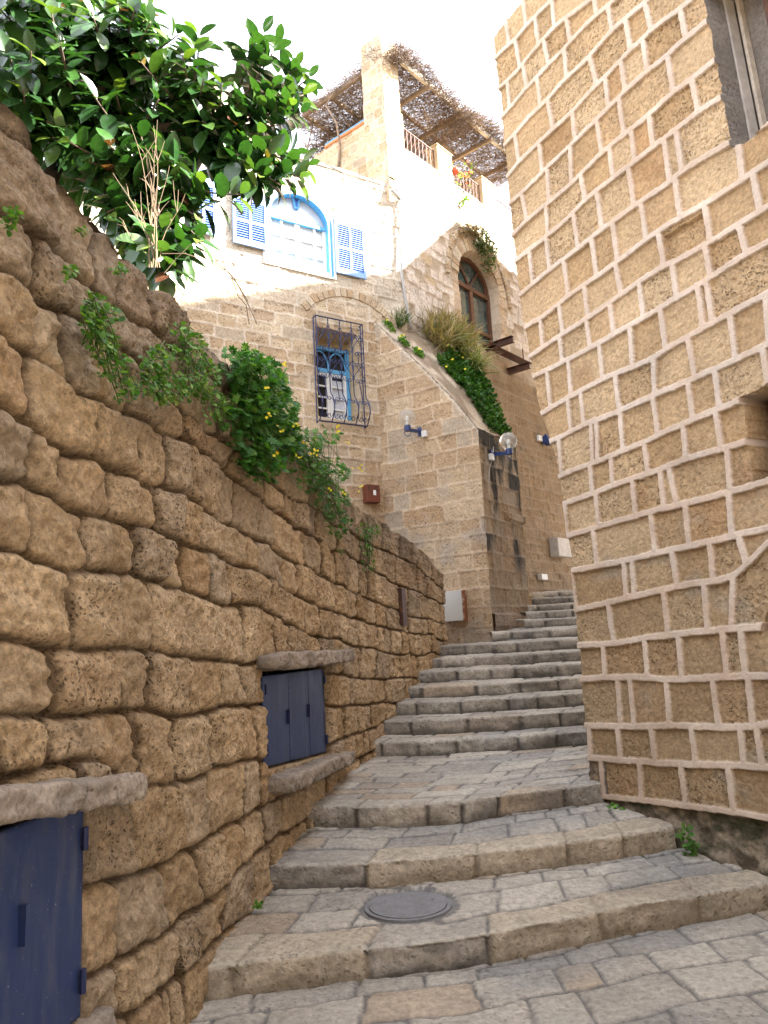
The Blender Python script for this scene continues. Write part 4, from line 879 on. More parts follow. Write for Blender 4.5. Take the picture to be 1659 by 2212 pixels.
# terrace parapet (shaded) and tower
pz = FP.px(740, 298)[1]; tw0, tw1 = FR.px(822, 75)[0], FR.px(862, 200)[0] 
p_lines = [-9.] + regular_courses(zl - .3, 14.5, .2, 45)
surf('terrace_parapet', FP, .0, FP.px(690, 335)[0] + .15, zl - .3, pz, .025, 400, p_lines, rnd_joints(p_lines, -.1, 3.2, .33, 46), hh, pal=((.46, .36, .23), (.58, .48, .34)))
pe = FP.px(690, 335)[0] + .15
pk = MB().box(FP, .0, pe, zl - .3, pz - .004, -.3, -.03).box(FP, pe - .02, pe, zl - .3, pz - .004, -.3, 0.0); pk.build('parapet_core', M_BODY, hh)
MB().box(FP, .5, FP.px(703, 325)[0], pz + .002, pz + .055, -.16, .03).build('parapet_coping', M_COPE_O, hh, False, .012)
MB().box(FP, .5, FP.px(703, 325)[0], pz + .057, pz + .10, -.16, .02).build('parapet_coping', M_COPE_B, hh, False, .012)
# tower = tall chimney-like pier
tz = FR.px(822, 73)[1]
TO = FR.pt(tw0, 0); TLf = Frame(TO[:2], -50, -1); TRf = Frame(TO[:2], 40)
tw = MB(); twd = tw1 - tw0 + .0; tdp = .5
surf('tower', TLf, .0, tdp, zl - .3, tz, .022, 420, p_lines, rnd_joints(p_lines, -.1, 1., .24, 47), hh, pal=((.50, .39, .25), (.62, .51, .37)))
surf('tower', TRf, .0, twd, fr_top - .8, tz, .022, 430, p_lines, rnd_joints(p_lines, -.1, 1., .24, 48), hh, pal=((.50, .39, .25), (.62, .51, .37)))
tcore = MB(); ps = [TRf.pt(0.02, 0, -.02), TRf.pt(twd, 0, -.0), TRf.pt(twd, 0, -tdp), TRf.pt(0.02, 0, -tdp)]; solid(ps, zl, tz - .01, tcore); tcore.build('tower', M_BODY, hh)
# terrace pillars
for (xa, xb, yt) in ((943, 974, 313), (1040, 1068, 383)):
    ua = FR.px(xa, yt)[0]; ub = FR.px(xb, yt + 8)[0]; zt_ = FR.px(xa, yt)[1]
    MB().box(FR, ua, ub, fr_top - .02, zt_, -.28, .005).box(FR, ua - .015, ub + .015, zt_ + .002, zt_ + .04, -.3, .02).build('terrace_pillar', M_BODY, hh, False, .01)
# railings
def railing(u0, u1, zb, zt_, label):
    m_ = MB(); h = -.08; m_.tube([FR.pt(u0, zt_, h), FR.pt(u1, zt_, h)], .014, 6); m_.tube([FR.pt(u0, zb + .05, h), FR.pt(u1, zb + .05, h)], .011, 6)
    n = max(3, int((u1 - u0) / .11))
    for i in range(n + 1):
        u = u0 + (u1 - u0) * i / n; m_.tube([FR.pt(u, zb, h), FR.pt(u, zt_, h)], .008, 4)
        if i < n:
            du = (u1 - u0) / n; pts = []
            for k in range(9):
                t = k / 8; pts.append(FR.pt(u + du * (.5 + .42 * math.sin(t * 2 * math.pi)), zb + .06 + (zt_ - zb - .08) * t, h))
            m_.tube(pts, .005, 4, False)
            pts = [FR.pt(u + du * (.5 - .42 * math.sin(t * 2 * math.pi)), zb + .06 + (zt_ - zb - .08) * t, h) for t in [k / 8 for k in range(9)]]
            m_.tube(pts, .005, 4, False)
    o = m_.build('terrace_railing', M_RAIL); tag(o, label, 'railing', 'railings between the terrace pillars'); return o
rt = fr_top + .52
railing(tw1 + .02, FR.px(943, 313)[0] - .01, fr_top + .02, rt, 'rusty scrolled iron railing between the white tower and the first terrace pillar')
railing(FR.px(974, 320)[0] + .02, FR.px(1040, 383)[0] - .01, fr_top + .02, rt, 'scrolled iron railing with red flowers between the two short terrace pillars')
railing(FR.px(1068, 390)[0] + .02, FR.px(1068, 390)[0] + 1.6, fr_top + .02, rt, 'scrolled iron railing at the far terrace end beside the pitted house corner')

# --- windows
def louvre(fr, u0, u1, z0, z1, h, par, archz=None, side=1, flip=False):
    """open shutter lying against the wall"""
    m_ = MB(); fw = .045; um_ = (u0 + u1) / 2; zt_ = z1
    for (a, b) in ((u0, u0 + fw), (um_ - fw * .45, um_ + fw * .45), (u1 - fw, u1)): m_.box(fr, a, b, z0, zt_, h, h + .035)
    zm = z0 + (zt_ - z0) * .5
    for (a, b) in ((z0, z0 + .09), (zm - .025, zm + .025), (zt_ - .05, zt_)):
        m_.box(fr, u0 + fw, um_ - fw * .45, a, b, h, h + .033); m_.box(fr, um_ + fw * .45, u1 - fw, a, b, h, h + .033)
    if archz:
        P = [(u0, zt_ + .001), (u1, zt_ + .001)]; n = 8
        for i in range(n + 1):
            t = i / n * math.pi / 2; k = (1 - math.cos(t)) if side > 0 else math.sin(t)
            P.append((u1 - (u1 - u0) * i / n, zt_ + .06 + (archz - zt_) * (math.sin(math.acos(min(1, i / n))) if side > 0 else math.sin(math.acos(min(1, 1 - i / n))))))
        m_.prism(fr, P, h + .0, h + .034)
    o = m_.build('shutter', M_SHUT, par, False, .003)
    s_ = MB()
    for (a, b) in ((u0 + fw, um_ - fw * .45), (um_ + fw * .45, u1 - fw)):
        for (c_, e) in ((z0 + .09, zm - .025), (zm + .025, zt_ - .05)):
            n = max(4, int((e - c_) / .036))
            for i in range(n):
                z = c_ + (e - c_) * (i + .5) / n
                P = [fr.pt(u, z + dz, hq) for hq, dz in ((h + .006, .014), (h + .026, -.012)) for u in (a, b)]
                P += [fr.pt(u, z + dz + .007, hq) for hq, dz in ((h + .006, .014), (h + .026, -.012)) for u in (a, b)]
                s_.add(P, [(0, 1, 3, 2), (4, 6, 7, 5), (0, 4, 5, 1), (2, 3, 7, 6), (0, 2, 6, 4), (1, 5, 7, 3)])
            s_.box(fr, a, b, c_, e, h + .0, h + .004)
    s_.build('slats', M_SLAT, o)
    return o
sA = (FL.px(501, 500)[0], FL.px(574, 500)[0]); zsb = FL.px(505, 527)[1]; zst = FL.px(502, 425)[1]
louvre(FL, sA[0], sA[1], zsb, zst, .03, hh, zst + .22, -1)
sB = (FL.px(722, 550)[0], FL.px(786, 560)[0]); zb2 = FL.px(724, 591)[1]; zt2 = FL.px(719, 480)[1]
louvre(FL, sB[0], sB[1], zb2, zt2, .03, hh, zt2 + .25, 1)
sC = (FL.px(410, 480)[0], FL.px(464, 480)[0]); zb3 = FL.px(464, 514)[1]; zt3 = FL.px(440, 400)[1]
louvre(FL, sC[0], sC[1], zb3, zt3, .03, hh, zt3 + .2, 1)
# big arched window
aw = empty('arched_window', FL.pt((aw0 + aw1) / 2, awb), None); aw.parent = hh; aw.location = Vector(FL.pt((aw0 + aw1) / 2, awb)) - hh.location
def inset(u0, u1, z0, zs, za, k): return arch(u0 + k, u1 - k, z0 + k, zs, za - k, 20)
MB().ring(FL, arch(aw0, aw1, awb, aws, awt, 20), inset(aw0, aw1, awb, aws, awt, .07), -.13, .012).build('frame', M_TURQ, aw)
MB().ring(FL, arch(aw0 - .07, aw1 + .05, awb - .02, aws, awt + .06, 20), arch(aw0, aw1, awb, aws, awt, 20), -.02, .02).build('surround', M_WHITE, aw)
m_ = MB().box(FL, aw0 + .07, aw1 - .07, aws - .03, aws + .02, -.125, -.06); uc = (aw0 + aw1) / 2
m_.build('transom', M_TURQ, aw)
m_ = MB()
for a, b in ((aw0 + .07, aw0 + .12), (uc - .04, uc + .04), (aw1 - .12, aw1 - .07), ((aw0 + uc) / 2, (aw0 + uc) / 2 + .03), ((uc + aw1) / 2, (uc + aw1) / 2 + .03)): m_.box(FL, a, b, awb + .07, aws - .03, -.128, -.085)
for k in (0, .33, .66): z = awb + .07 + (aws - awb - .1) * k; m_.box(FL, aw0 + .12, aw1 - .12, z, z + .035, -.13, -.088)
m_.build('sash', M_WHITE, aw)
MB().prism(FL, inset(aw0, aw1, awb, aws, awt, .06), -.15, -.135).build('glass', M_PANE, aw)
# pointed tracery: two arcs springing from the crown with a blue spandrel between them
r_ = aw1 - aw0; zc = awt - .07
left_arc = [(uc - .02 - .16 * math.cos(t), zc - .02 - .0) for t in (0,)]
L1 = [(uc - .015, aws + .26)] + [(uc - .03 - .24 * (1 - math.cos(t)), aws + .26 + .36 * math.sin(t)) for t in np.linspace(.1, 1.35, 10)]
R1 = [(uc + .015, aws + .26)] + [(uc + .03 + .24 * (1 - math.cos(t)), aws + .26 + .36 * math.sin(t)) for t in np.linspace(.1, 1.35, 10)]
m_ = MB(); 
for q in (L1, R1): m_.tube([FL.pt(a, b, -.10) for a, b in q], .018, 6)
m_.build('tracery', M_TURQ, aw)
MB().prism(FL, L1[::-1] + R1, -.13, -.115).build('spandrel', M_SLAT, aw)
# grilled window
gw_ = empty('sash_window', (0, 0, 0)); gw_.parent = hh; gw_.location = Vector(FL.pt(gl, gb)) - hh.location
h0 = -.335; ow = FL.px(683, 800, -.33)[0]; fr1 = gr - .12
ft = gt - .18; tr = gt - .62
fu0, fu1 = gl - .02, gr - .02
MB().ring(FL, [(fu0, gb), (fu1, gb), (fu1, ft), (fu0, ft)], [(fu0 + .05, gb + .04), (fu1 - .06, gb + .04), (fu1 - .06, ft - .05), (fu0 + .05, ft - .05)], h0 + .002, h0 + .06).build('frame', M_TURQ, gw_)
MB().box(FL, fu0 + .05, fu1 - .06, tr, tr + .07, h0 + .004, h0 + .055).build('transom', M_TURQ, gw_)
m_ = MB(); uc2 = (fu0 + fu1) / 2
for sgn in (-1, 1):
    for half in (0, 1):
        pass
ccx = [(fu0 + .05 + uc2) / 2, (uc2 + fu1 - .06) / 2]; hw = (fu1 - fu0 - .11) / 4
for cx_ in ccx:
    m_.tube([FL.pt(cx_ + hw * math.cos(t), tr + .07 + .30 * math.sin(t), h0 + .03) for t in np.linspace(0, math.pi, 15)], .014, 6)
m_.tube([FL.pt(uc2, tr + .07, h0 + .03), FL.pt(uc2, tr + .16, h0 + .03)], .02, 6)
m_.build('tracery', M_TURQ, gw_)
m_ = MB()
for a, b in ((fu0 + .05, uc2 - .002), (uc2 + .002, fu1 - .06)):
    m_.box(FL, a, a + .05, gb + .04, tr, h0 + .004, h0 + .045); m_.box(FL, b - .05, b, gb + .04, tr, h0 + .004, h0 + .045)
    for k in range(5):
        z = gb + .04 + (tr - gb - .09) * k / 4; m_.box(FL, a + .05, b - .05, z, z + (.05 if k in (0, 4) else .025), h0 + .006, h0 + .04)
m_.build('sash', M_WHITE, gw_, False, .002)
MB().box(FL, fu0 + .02, fu1 - .02, gb + .02, ft - .02, h0 - .02, h0 + .001).build('glass', M_DARK, gw_)
m_ = MB(); pts = []
for k in range(30):
    u = uc2 + .07 + k / 29 * (fu1 - .13 - uc2 - .03); pts.append((u, .006 * math.sin(k * 1.3)))
for k in range(29): m_.add([FL.pt(pts[k][0], gb + .06, h0 + .005 + pts[k][1] * .3), FL.pt(pts[k + 1][0], gb + .06, h0 + .005 + pts[k + 1][1] * .3), FL.pt(pts[k + 1][0], tr - .1, h0 + .005 + pts[k + 1][1] * .3), FL.pt(pts[k][0], tr - .1, h0 + .005 + pts[k][1] * .3)], [(0, 1, 2, 3)])
m_.build('curtain', M_CURT, gw_)
# forged grille with a belly
gz0 = FL.px(682, 912)[1]; gz1 = FL.px(675, 686)[1]; gu0 = FL.px(676, 690)[0] ; gu1 = FL.px(773, 715)[0] + .03
def belly(z):
    k = (z - gz0) / (gz1 - gz0); return .10 + .12 * max(0, math.sin(min(1, max(0, (.28 - k) / .28)) * math.pi)) ** 1
gm_ = MB(); zs_ = [gz0 + (gz1 - gz0) * i / 26 for i in range(27)]
for i in range(5):
    u = gu0 + (gu1 - gu0) * i / 4; gm_.tube([FL.pt(u, z, belly(z)) for z in zs_], .009, 5)
for z in (gz0, gz1):
    gm_.tube([FL.pt(gu0, z, 0), FL.pt(gu0, z, .10), FL.pt(gu1, z, .10), FL.pt(gu1, z, 0)], .012, 5)
for u in (gu0 - .005, gu1 + .005): gm_.tube([FL.pt(u, gz0, .02), FL.pt(u, gz1, .02)], .010, 5)
gm_.build('frame_bars', M_DBLUE, None)
GR = gm_; gro = bpy.data.objects['frame_bars']
ge = empty('window_grille', FL.pt(gu0, gz0), 'dark blue forged iron grille with scrolls bulging over the narrow window', 'grille')
for v in gro.data.vertices: v.co -= ge.location
gro.parent = ge
sm = MB()
def spiral(cu_x, cz, r0, turns, a0, dirn, tail=None):
    pts = []
    for k in range(14):
        t = k / 13; r = r0 * (1 - .75 * t); a = a0 + dirn * turns * 2 * math.pi * t; pts.append((cu_x + r * math.cos(a), cz + r * math.sin(a)))
    return pts
cw = (gu1 - gu0) / 4
for i in range(4):
    um_ = gu0 + cw * (i + .5)
    for zc, hgt, dn in ((.86, .16, 1), (.70, .13, -1), (.58, .14, 1), (.43, .13, -1), (.20, .13, 1), (.05, .10, -1)):
        z = gz0 + (gz1 - gz0) * zc
        for sg in (-1, 1):
            sp_ = spiral(um_ + sg * cw * .17, z, cw * .17, .9, math.pi / 2 if dn > 0 else -math.pi / 2, sg * dn)
            tail = [(um_ + sg * cw * (.48 - .31 * math.cos(t)) if t > 0 else um_ + sg * cw * .17, z + dn * cw * .17 - dn * (1 - math.cos(t)) * .5 * hgt * 1.0) for t in np.linspace(0, math.pi, 9)]
            tail = [(um_ + sg * cw * (.17 + .30 * math.sin(t)), z + dn * (cw * .17 * math.cos(t * .5) - (1 - math.cos(t)) * hgt)) for t in np.linspace(0, 1.5, 8)]
            pth = sp_[::-1] + tail[1:]
            sm.tube([FL.pt(a, b, belly(b) + .004) for a, b in pth], .0062, 4, False)
    for (za, zb_) in ((.60, .72), (.20, .42)):
        sm.tube([FL.pt(um_, gz0 + (gz1 - gz0) * za, belly(gz0 + (gz1 - gz0) * za)), FL.pt(um_, gz0 + (gz1 - gz0) * zb_, belly(gz0 + (gz1 - gz0) * zb_))], .007, 4)
    for (za, zb_) in ((.74, .92), (.46, .62)):
        for sg in (-1, 1):
            sm.tube([FL.pt(um_ + sg * cw * (.45 - .9 * t), gz0 + (gz1 - gz0) * (za + (zb_ - za) * (t + .03 * math.sin(t * 6.28))), .10) for t in np.linspace(0, 1, 7)], .006, 4, False)
sm.build('scrolls', M_DBLUE, ge)
# brown arched window
bw = empty('arched_window', (0, 0, 0)); bw.parent = hh; bw.location = Vector(FR.pt(cu_, rz0)) - hh.location
hb = -.28
MB().ring(FR, arch(ru0 - .0, ru1 + .0, rz0 + .02, rzs, rzt, 20), arch(ru0 + .09, ru1 - .09, rz0 + .10, rzs, rzt - .09, 20), hb, hb + .07).build('frame', M_WOOD, bw)
m_ = MB(); trz = rzs - .02
m_.box(FR, ru0 + .08, ru1 - .08, trz - .04, trz + .05, hb + .005, hb + .08); m_.box(FR, cu_ - .05, cu_ + .05, rz0 + .1, trz - .04, hb + .003, hb + .075)
lz = rz0 + (trz - rz0) * .3
m_.box(FR, ru0 + .08, cu_ - .05, lz, lz + .08, hb + .004, hb + .07); m_.box(FR, cu_ + .05, ru1 - .08, lz - .0, lz + .07, hb + .004, hb + .07)
m_.build('mullion', M_WOOD, bw, False, .004)
m_ = MB()
for sg in (-1, 1): m_.tube([FR.pt(cu_, trz + .05, hb + .04), FR.pt(cu_ + sg * .12, trz + .22, hb + .04), FR.pt(cu_ + sg * (ru1 - ru0) * .27, rzt - .16, hb + .04)], .03, 4)
m_.build('tracery', M_WOOD, bw)
MB().prism(FR, arch(ru0 + .02, ru1 - .02, rz0 + .04, rzs, rzt - .02, 20), hb - .02, hb + .012).build('glass', M_GLASS, bw)

# --- lamps, boxes, pipes
def wall_lamp(base, globe, nrm_, label, lean):
    """base on the wall, globe centre"""
    e = empty('wall_lamp', base, label, 'wall lamp', 'blue bracket lamps with glass globes')
    base = np.array(base); globe = np.array(globe); r = .135
    foot = globe + np.array([0, 0, -r - .03])
    MB().ball(globe, r, 26, 18).build('globe', M_GLOBE, e, True)
    MB().ball(globe + np.array([0, 0, -.02]), .028, 10, 8, (1, 1, 1.8)).tube([globe + np.array([0, 0, -r]), globe + np.array([0, 0, -.06])], .02, 8).build('bulb', M_WHITE, e, True)
    MB().tube([foot + [0, 0, -.045], foot + [0, 0, .04]], .052, 16).build('collar', M_LAMPB, e)
    a = MB(); st = base; en = foot + np.array([0, 0, -.02]); dv = en - st; L_n = np.linalg.norm(dv); dv /= L_n; sd = np.cross(dv, [0, 0, 1.]); sd /= np.linalg.norm(sd); upv = np.cross(sd, dv)
    a.hexa([st + sd * .018 - upv * .025, st - sd * .018 - upv * .025, en - sd * .018 - upv * .025, en + sd * .018 - upv * .025, st + sd * .018 + upv * .025, st - sd * .018 + upv * .025, en - sd * .018 + upv * .025, en + sd * .018 + upv * .025])
    c0 = foot + np.array([0, 0, -.05])
    a.tube([c0 + dv * .03 * 0 + sd * (.06 * math.cos(t)) + np.array([0, 0, -.075 * math.sin(t)]) for t in np.linspace(0, math.pi, 12)], .007, 5)
    a.build('arm', M_LAMPB, e)
    pb = np.cross([0, 0, 1.], nrm_); P = [base + pb * x + np.array([0, 0, z]) + np.array(nrm_) * h for h in (.0, .012) for z in (-.07, .07) for x in (-.035, .035)]
    MB().add(P, [(0, 1, 3, 2), (4, 6, 7, 5), (0, 4, 5, 1), (2, 3, 7, 6), (0, 2, 6, 4), (1, 5, 7, 3)]).build('wall_plate', M_LAMPB, e)
    j = base + pb * lean + np.array([0, 0, -.06]); P = [j + pb * x + np.array([0, 0, z]) + np.array(nrm_) * h for h in (.0, .06) for z in (-.05, .05) for x in (-.045, .045)]
    MB().add(P, [(0, 1, 3, 2), (4, 6, 7, 5), (0, 4, 5, 1), (2, 3, 7, 6), (0, 2, 6, 4), (1, 5, 7, 3)]).build('junction_box', M_WHITE, e, False, .006)
u_, z_ = BA.px(907, 933); b1 = BA.pt(u_, z_, .0); g1 = atY(879, 903, b1[1] - .36)
wall_lamp(b1, g1, BA.n, 'blue bracket lamp with hazy glass globe on the buttress, below the grilled window', .1)
u_, z_ = BB.px(1062, 982); b2_ = BB.pt(u_, z_, .0); g2 = atY(1098, 953, b2_[1] - .22)
wall_lamp(b2_, g2, BB.n, 'blue bracket lamp with clear glass globe on the black stained end of the buttress', -.08)
# small blue spotlight on the far wall
u_, z_ = FR.px(1170, 948); e = empty('spotlight', FR.pt(u_, z_), 'tiny blue spotlight high on the dark alley wall beside the pitted house corner', 'spotlight')
MB().hexa([FR.pt(u_ - .06, z_ - .12, .04), FR.pt(u_ + .1, z_ - .16, .04), FR.pt(u_ + .12, z_ - .16, .22), FR.pt(u_ - .04, z_ - .14, .22), FR.pt(u_ - .06, z_ + .02, .04), FR.pt(u_ + .1, z_ + .0, .04), FR.pt(u_ + .06, z_ + .05, .14), FR.pt(u_ - .06, z_ + .08, .14)]).build('lamp_head', M_LAMPB, e, False, .01)
MB().box(FR, u_ - .22, u_ - .07, z_ - .08, z_ + .04, 0, .06).build('junction_box', M_WHITE, e, False, .006)
# boxes
def cabinet(name, fr, pa, pb, h, mat, label, cat, door=None, h0=.0):
    (ua, za), (ub, zb_) = fr.px(*pa, h), fr.px(*pb, h); u0, u1 = min(ua, ub), max(ua, ub); z0, z1 = min(za, zb_), max(za, zb_)
    e = empty(name, fr.pt(u0, z0), label, cat)
    MB().box(fr, u0, u1, z0, z1, h0, h - .012).build('case', mat, e, False, .008)
    MB().box(fr, u0 + .006, u1 - .006, z0 + .006, z1 - .006, h - .0105, h).build('lid', door or mat, e, False, .004)
    return e, u0, u1, z0, z1
e, u0, u1, z0, z1 = cabinet('meter_box', FL, (792, 1045), (823, 1086), .14, M_RBOX, 'red brown metal meter box with vents on the wall beside the buttress', 'meter box')
MB().box(FL, (u0 + u1) / 2 - .01, (u0 + u1) / 2 + .04, (z0 + z1) / 2 - .03, (z0 + z1) / 2 + .05, .141, .146).build('inspection_window', M_WHITE, e)
for q_ in (.18, .72):
    vm_ = MB(); uq = u0 + (u1 - u0) * q_; za_ = z0 + (z1 - z0) * .6; hgt = (z1 - z0) * .3
    vm_.box(FL, uq - .03, uq + .03, za_, za_ + hgt, .1402, .1412)
    vm_.build('vent', M_RUST, e)
cabinet('utility_cabinet', BA, (950, 1278), (1001, 1341), .16, M_RRIM, 'white enamel cabinet with rusty rim at the foot of the buttress', 'cabinet', M_WBOX, h0=.0)
cabinet('meter_box', FR, (1204, 1160), (1236, 1204), .2, M_GREY, 'plain beige box half hidden behind the pitted house corner above the stairs', 'meter box')
cabinet('junction_box', FR, (1170, 1239), (1184, 1253), .1, M_WBOX, 'small white box low on the dark wall at the top of the stairs', 'junction box')
# drain pipe down the house corner
pp = [(846, 410), (856, 420), (864, 430), (866, 470), (867, 587), (875, 640), (884, 690), (890, 712)]
pts = [FR.pt(*FR.px(x, y, .05), .05) for x, y in pp]
e = tag(MB().tube(pts[2:], .022, 8).tube(pts[:3], .035, 8).ball(pts[2], .04, 8, 6).build('drain_pipe', M_PIPE, None, True), 'thin grey drain pipe running down the sunlit corner of the house', 'pipe')
pts = [FP.pt(*FP.px(x, y, .04), .04) for x, y in [(795, 345), (797, 352), (799, 400)]]
tag(MB().tube(pts, .028, 8).build('vent_pipe', M_PIPE, None, True), 'short grey pipe on the shaded parapet below the white tower', 'pipe')
pts = [FP.pt(*FP.px(x, y, .02), .02) for x, y in [(797, 300), (801, 330), (806, 350), (804, 380), (812, 400)]]
tag(MB().tube(pts, .007, 5).build('cable', M_DARK, None, True), 'thin dark cable hanging on the shaded parapet beside the grey pipe', 'cable')
# hanging cable at lamp 2
pts = [BB.pt(*BB.px(x, y, .02), .02) for x, y in [(1066, 965), (1064, 990), (1058, 1010), (1056, 1040), (1057, 1075)]]
tag(MB().tube(pts, .006, 5).build('cable', M_GREY, None, True), 'pale cable dangling below the lamp on the stained buttress end', 'cable')
# rusty steel sections sticking out under the brown window
def ibeam(u, z, h0, h1, label):
    m_ = MB(); m_.box(FR, u - .045, u + .045, z + .055, z + .065, h0, h1).box(FR, u - .045, u + .045, z - .065, z - .055, h0, h1).box(FR, u - .006, u + .006, z - .054, z + .054, h0, h1)
    return tag(m_.build('steel_beam', M_RUST), label, 'steel beam', 'rusty steel beams under the brown window')
ub1, zb1 = FR.px(1050, 752); ub2, zb2_ = FR.px(1098, 803)
ibeam(ub1, zb1, -.1, .62, 'rusty steel beam jutting from the wall under the brown window, upper of the two')
ibeam(ub2, zb2_, -.1, .5, 'rusty steel beam jutting beside the pitted house corner, lower of the two')
la, za_ = FR.px(1046, 739, .1); lb, zb_ = FR.px(1138, 792, .1); zz_ = (za_ + zb_) / 2
o = MB().box(FR, la, lb, zz_ - .005, zz_ + .09, .05, .062).box(FR, la, lb, zz_ - .018, zz_ - .006, .03, .24).build('angle_rail', M_RUST); tag(o, 'long dark steel angle lying across the two rusty beams', 'steel rail')
o = MB().tube([FR.pt(lb - .12, zz_, .1), FR.pt(lb - .12, zz_ + .32, .1)], .014, 5).build('steel_rod', M_RUST); tag(o, 'short rusty rod standing on the end of the dark steel angle', 'rod')

# ------------------------------------------------------------------ PERGOLA
pgz = 12.5
e = empty('pergola', FR.pt(.4, fr_top), 'weathered timber pergola on the roof terrace covered with a mass of dry brown twigs', 'pergola')
AX = FP.ux
def pp_(u, a, z): return FR.pt(u, z) + AX * a
def beam(p, q, w_, h_, mat, name='beam'):
    p = np.array(p); q = np.array(q); d_ = (q - p) / np.linalg.norm(q - p); sd = np.cross(d_, [0, 0, 1.]); sd /= np.linalg.norm(sd); up = np.array([0, 0, 1.])
    P = [x + sd * a * w_ / 2 + up * b * h_ / 2 for x in (p, q) for a, b in ((-1, -1), (1, -1), (1, 1), (-1, 1))]
    return MB().add(P, [(3, 2, 1, 0), (4, 5, 6, 7), (0, 1, 5, 4), (1, 2, 6, 5), (2, 3, 7, 6), (3, 0, 4, 7)]).build(name, mat, e, False, .008)
beam(pp_(tw1 - .05, -.12, pgz), pp_(4.15, -.12, pgz), .06, .13, M_PALEWOOD)
beam(pp_(-.05, .45, pgz), pp_(-.05, 2.25, pgz), .07, .10, M_GREYWOOD)
for a in (.75, 1.5, 2.25): beam(pp_(-.05, a, pgz + .02), pp_(4.3, a, pgz + .02), .06, .09, M_GREYWOOD)
for u in (1.0, 2.1, 3.2, 4.2): beam(pp_(u, -.2, pgz - .09), pp_(u, 2.4, pgz - .09), .06, .09, M_GREYWOOD)
for u in (1.6, 4.1): beam(pp_(u, 2.2, fr_top), pp_(u, 2.2, pgz - .1), .09, .09, M_GREYWOOD, 'post')
def twigs(n, samp, L, r, seed, curl=.6, flat=1.):
    R = np.random.RandomState(seed); P0 = samp(R, n); an = R.rand(n) * 2 * math.pi; dz = (R.rand(n) - .5) * flat
    d_ = np.stack([np.cos(an), np.sin(an), dz], 1); d_ /= np.linalg.norm(d_, axis=1)[:, None]
    V_ = []; m = 5; Ln = L * (.4 + R.rand(n) * .9); cv = (R.rand(n, 3) - .5) * curl
    sd = np.cross(d_, [0, 0, 1.]); sd /= np.linalg.norm(sd, axis=1)[:, None] + 1e-9; up = np.cross(sd, d_)
    for k in range(m):
        t = k / (m - 1); c_ = P0 + d_ * (Ln * (t - .5))[:, None] + cv * (Ln * (t * t))[:, None]; rr = r * (1 - .7 * t)
        for a in range(3): V_.append(c_ + sd * rr * math.cos(a * 2.09) + up * rr * math.sin(a * 2.09))
    V_ = np.stack(V_, 1); F_ = []
    for k in range(m - 1):
        for a in range(3): b = (a + 1) % 3; F_.append((k * 3 + a, k * 3 + b, (k + 1) * 3 + b, (k + 1) * 3 + a))
    F_ = (np.array(F_)[None] + (np.arange(n) * m * 3)[:, None, None]).reshape(-1, 4)
    return V_.reshape(-1, 3), F_
def roofpts(R, n):
    u = R.rand(n) * 5.0 - .15; a = R.rand(n) ** 1.2 * 2.9 - .3; k = R.rand(n)
    zz_ = pgz - .10 + .36 * k * (1 - .25 * np.abs(a - 1) ) + .1 * np.sin(u * 2.5)
    return FR.o + FR.ux * u[:, None] + AX * a[:, None] + np.array([0, 0, 1.]) * zz_[:, None]
V_, F_ = twigs(17000, roofpts, .48, .0044, 1, .8, .7); o = mesh_obj('dry_vines', V_, F_, M_TWIG, e)
def hangp(R, n):
    u = R.rand(n) * 1.0 - .4; a = .7 + R.rand(n) * 2.0; z = zl + .5 + R.rand(n) ** .6 * 2.3
    return FR.o + FR.ux * (u + 1.0)[:, None] + AX * (a + .3)[:, None] + np.array([0, 0, 1.]) * z[:, None]
V_, F_ = twigs(4200, hangp, .55, .006, 2, 1.0, 1.4); mesh_obj('dry_vines', V_, F_, M_TWIG, e)
R = np.random.RandomState(9); m_ = MB()
for k in range(11):
    u = .1 + R.rand() * 1.4; a = .9 + R.rand() * 1.5; p = [pp_(u, a, zl + .3)]
    for q in range(1, 7): u += (R.rand() - .5) * .35; a += (R.rand() - .5) * .4; p.append(pp_(u, a, zl + .3 + q * .4))
    m_.tube(p, [.035 - .004 * i for i in range(7)], 6)
for k in range(4):
    u = 1.2 + R.rand() * .8; a = .1 + R.rand() * .4; p = []
    for q in range(8): p.append(pp_(u + .15 * math.sin(q), a, pgz - .05 - .45 * math.sin(q / 7 * math.pi) * (.5 + R.rand() * .3)));  u += .06
    m_.tube(p, .014, 5)
m_.build('vine_stems', M_GREYWOOD, e)
# room behind the terrace, in shade
R1 = MB(); f0 = FL.px(508, 240)[0]; 
c0 = FL.pt(f0, 0, -1.2); c1 = c0 + AX * -.0 + FL.ux * 1.35
q = [c0, c1, c1 + AX * 2.5, c0 + AX * 2.5]
RF = Frame(c0[:2], 58); 
surf('roof_room', RF, .0, 1.25, zl - .1, zl + 1.9, .03, 480, [-9.] + regular_courses(zl - .3, 14, .2, 49), rnd_joints([0] * 30, -.1, 2.2, .33, 50), hh, pal=((.44, .35, .23), (.54, .45, .32)))
b_r = MB(); solid([RF.pt(0.01, 0, -.02), RF.pt(1.25, 0, -.02), RF.pt(1.25, 0, -2), RF.pt(0.01, 0, -2)], zl - .2, zl + 1.88, b_r); b_r.build('roof_room_wall', M_BODY, hh)

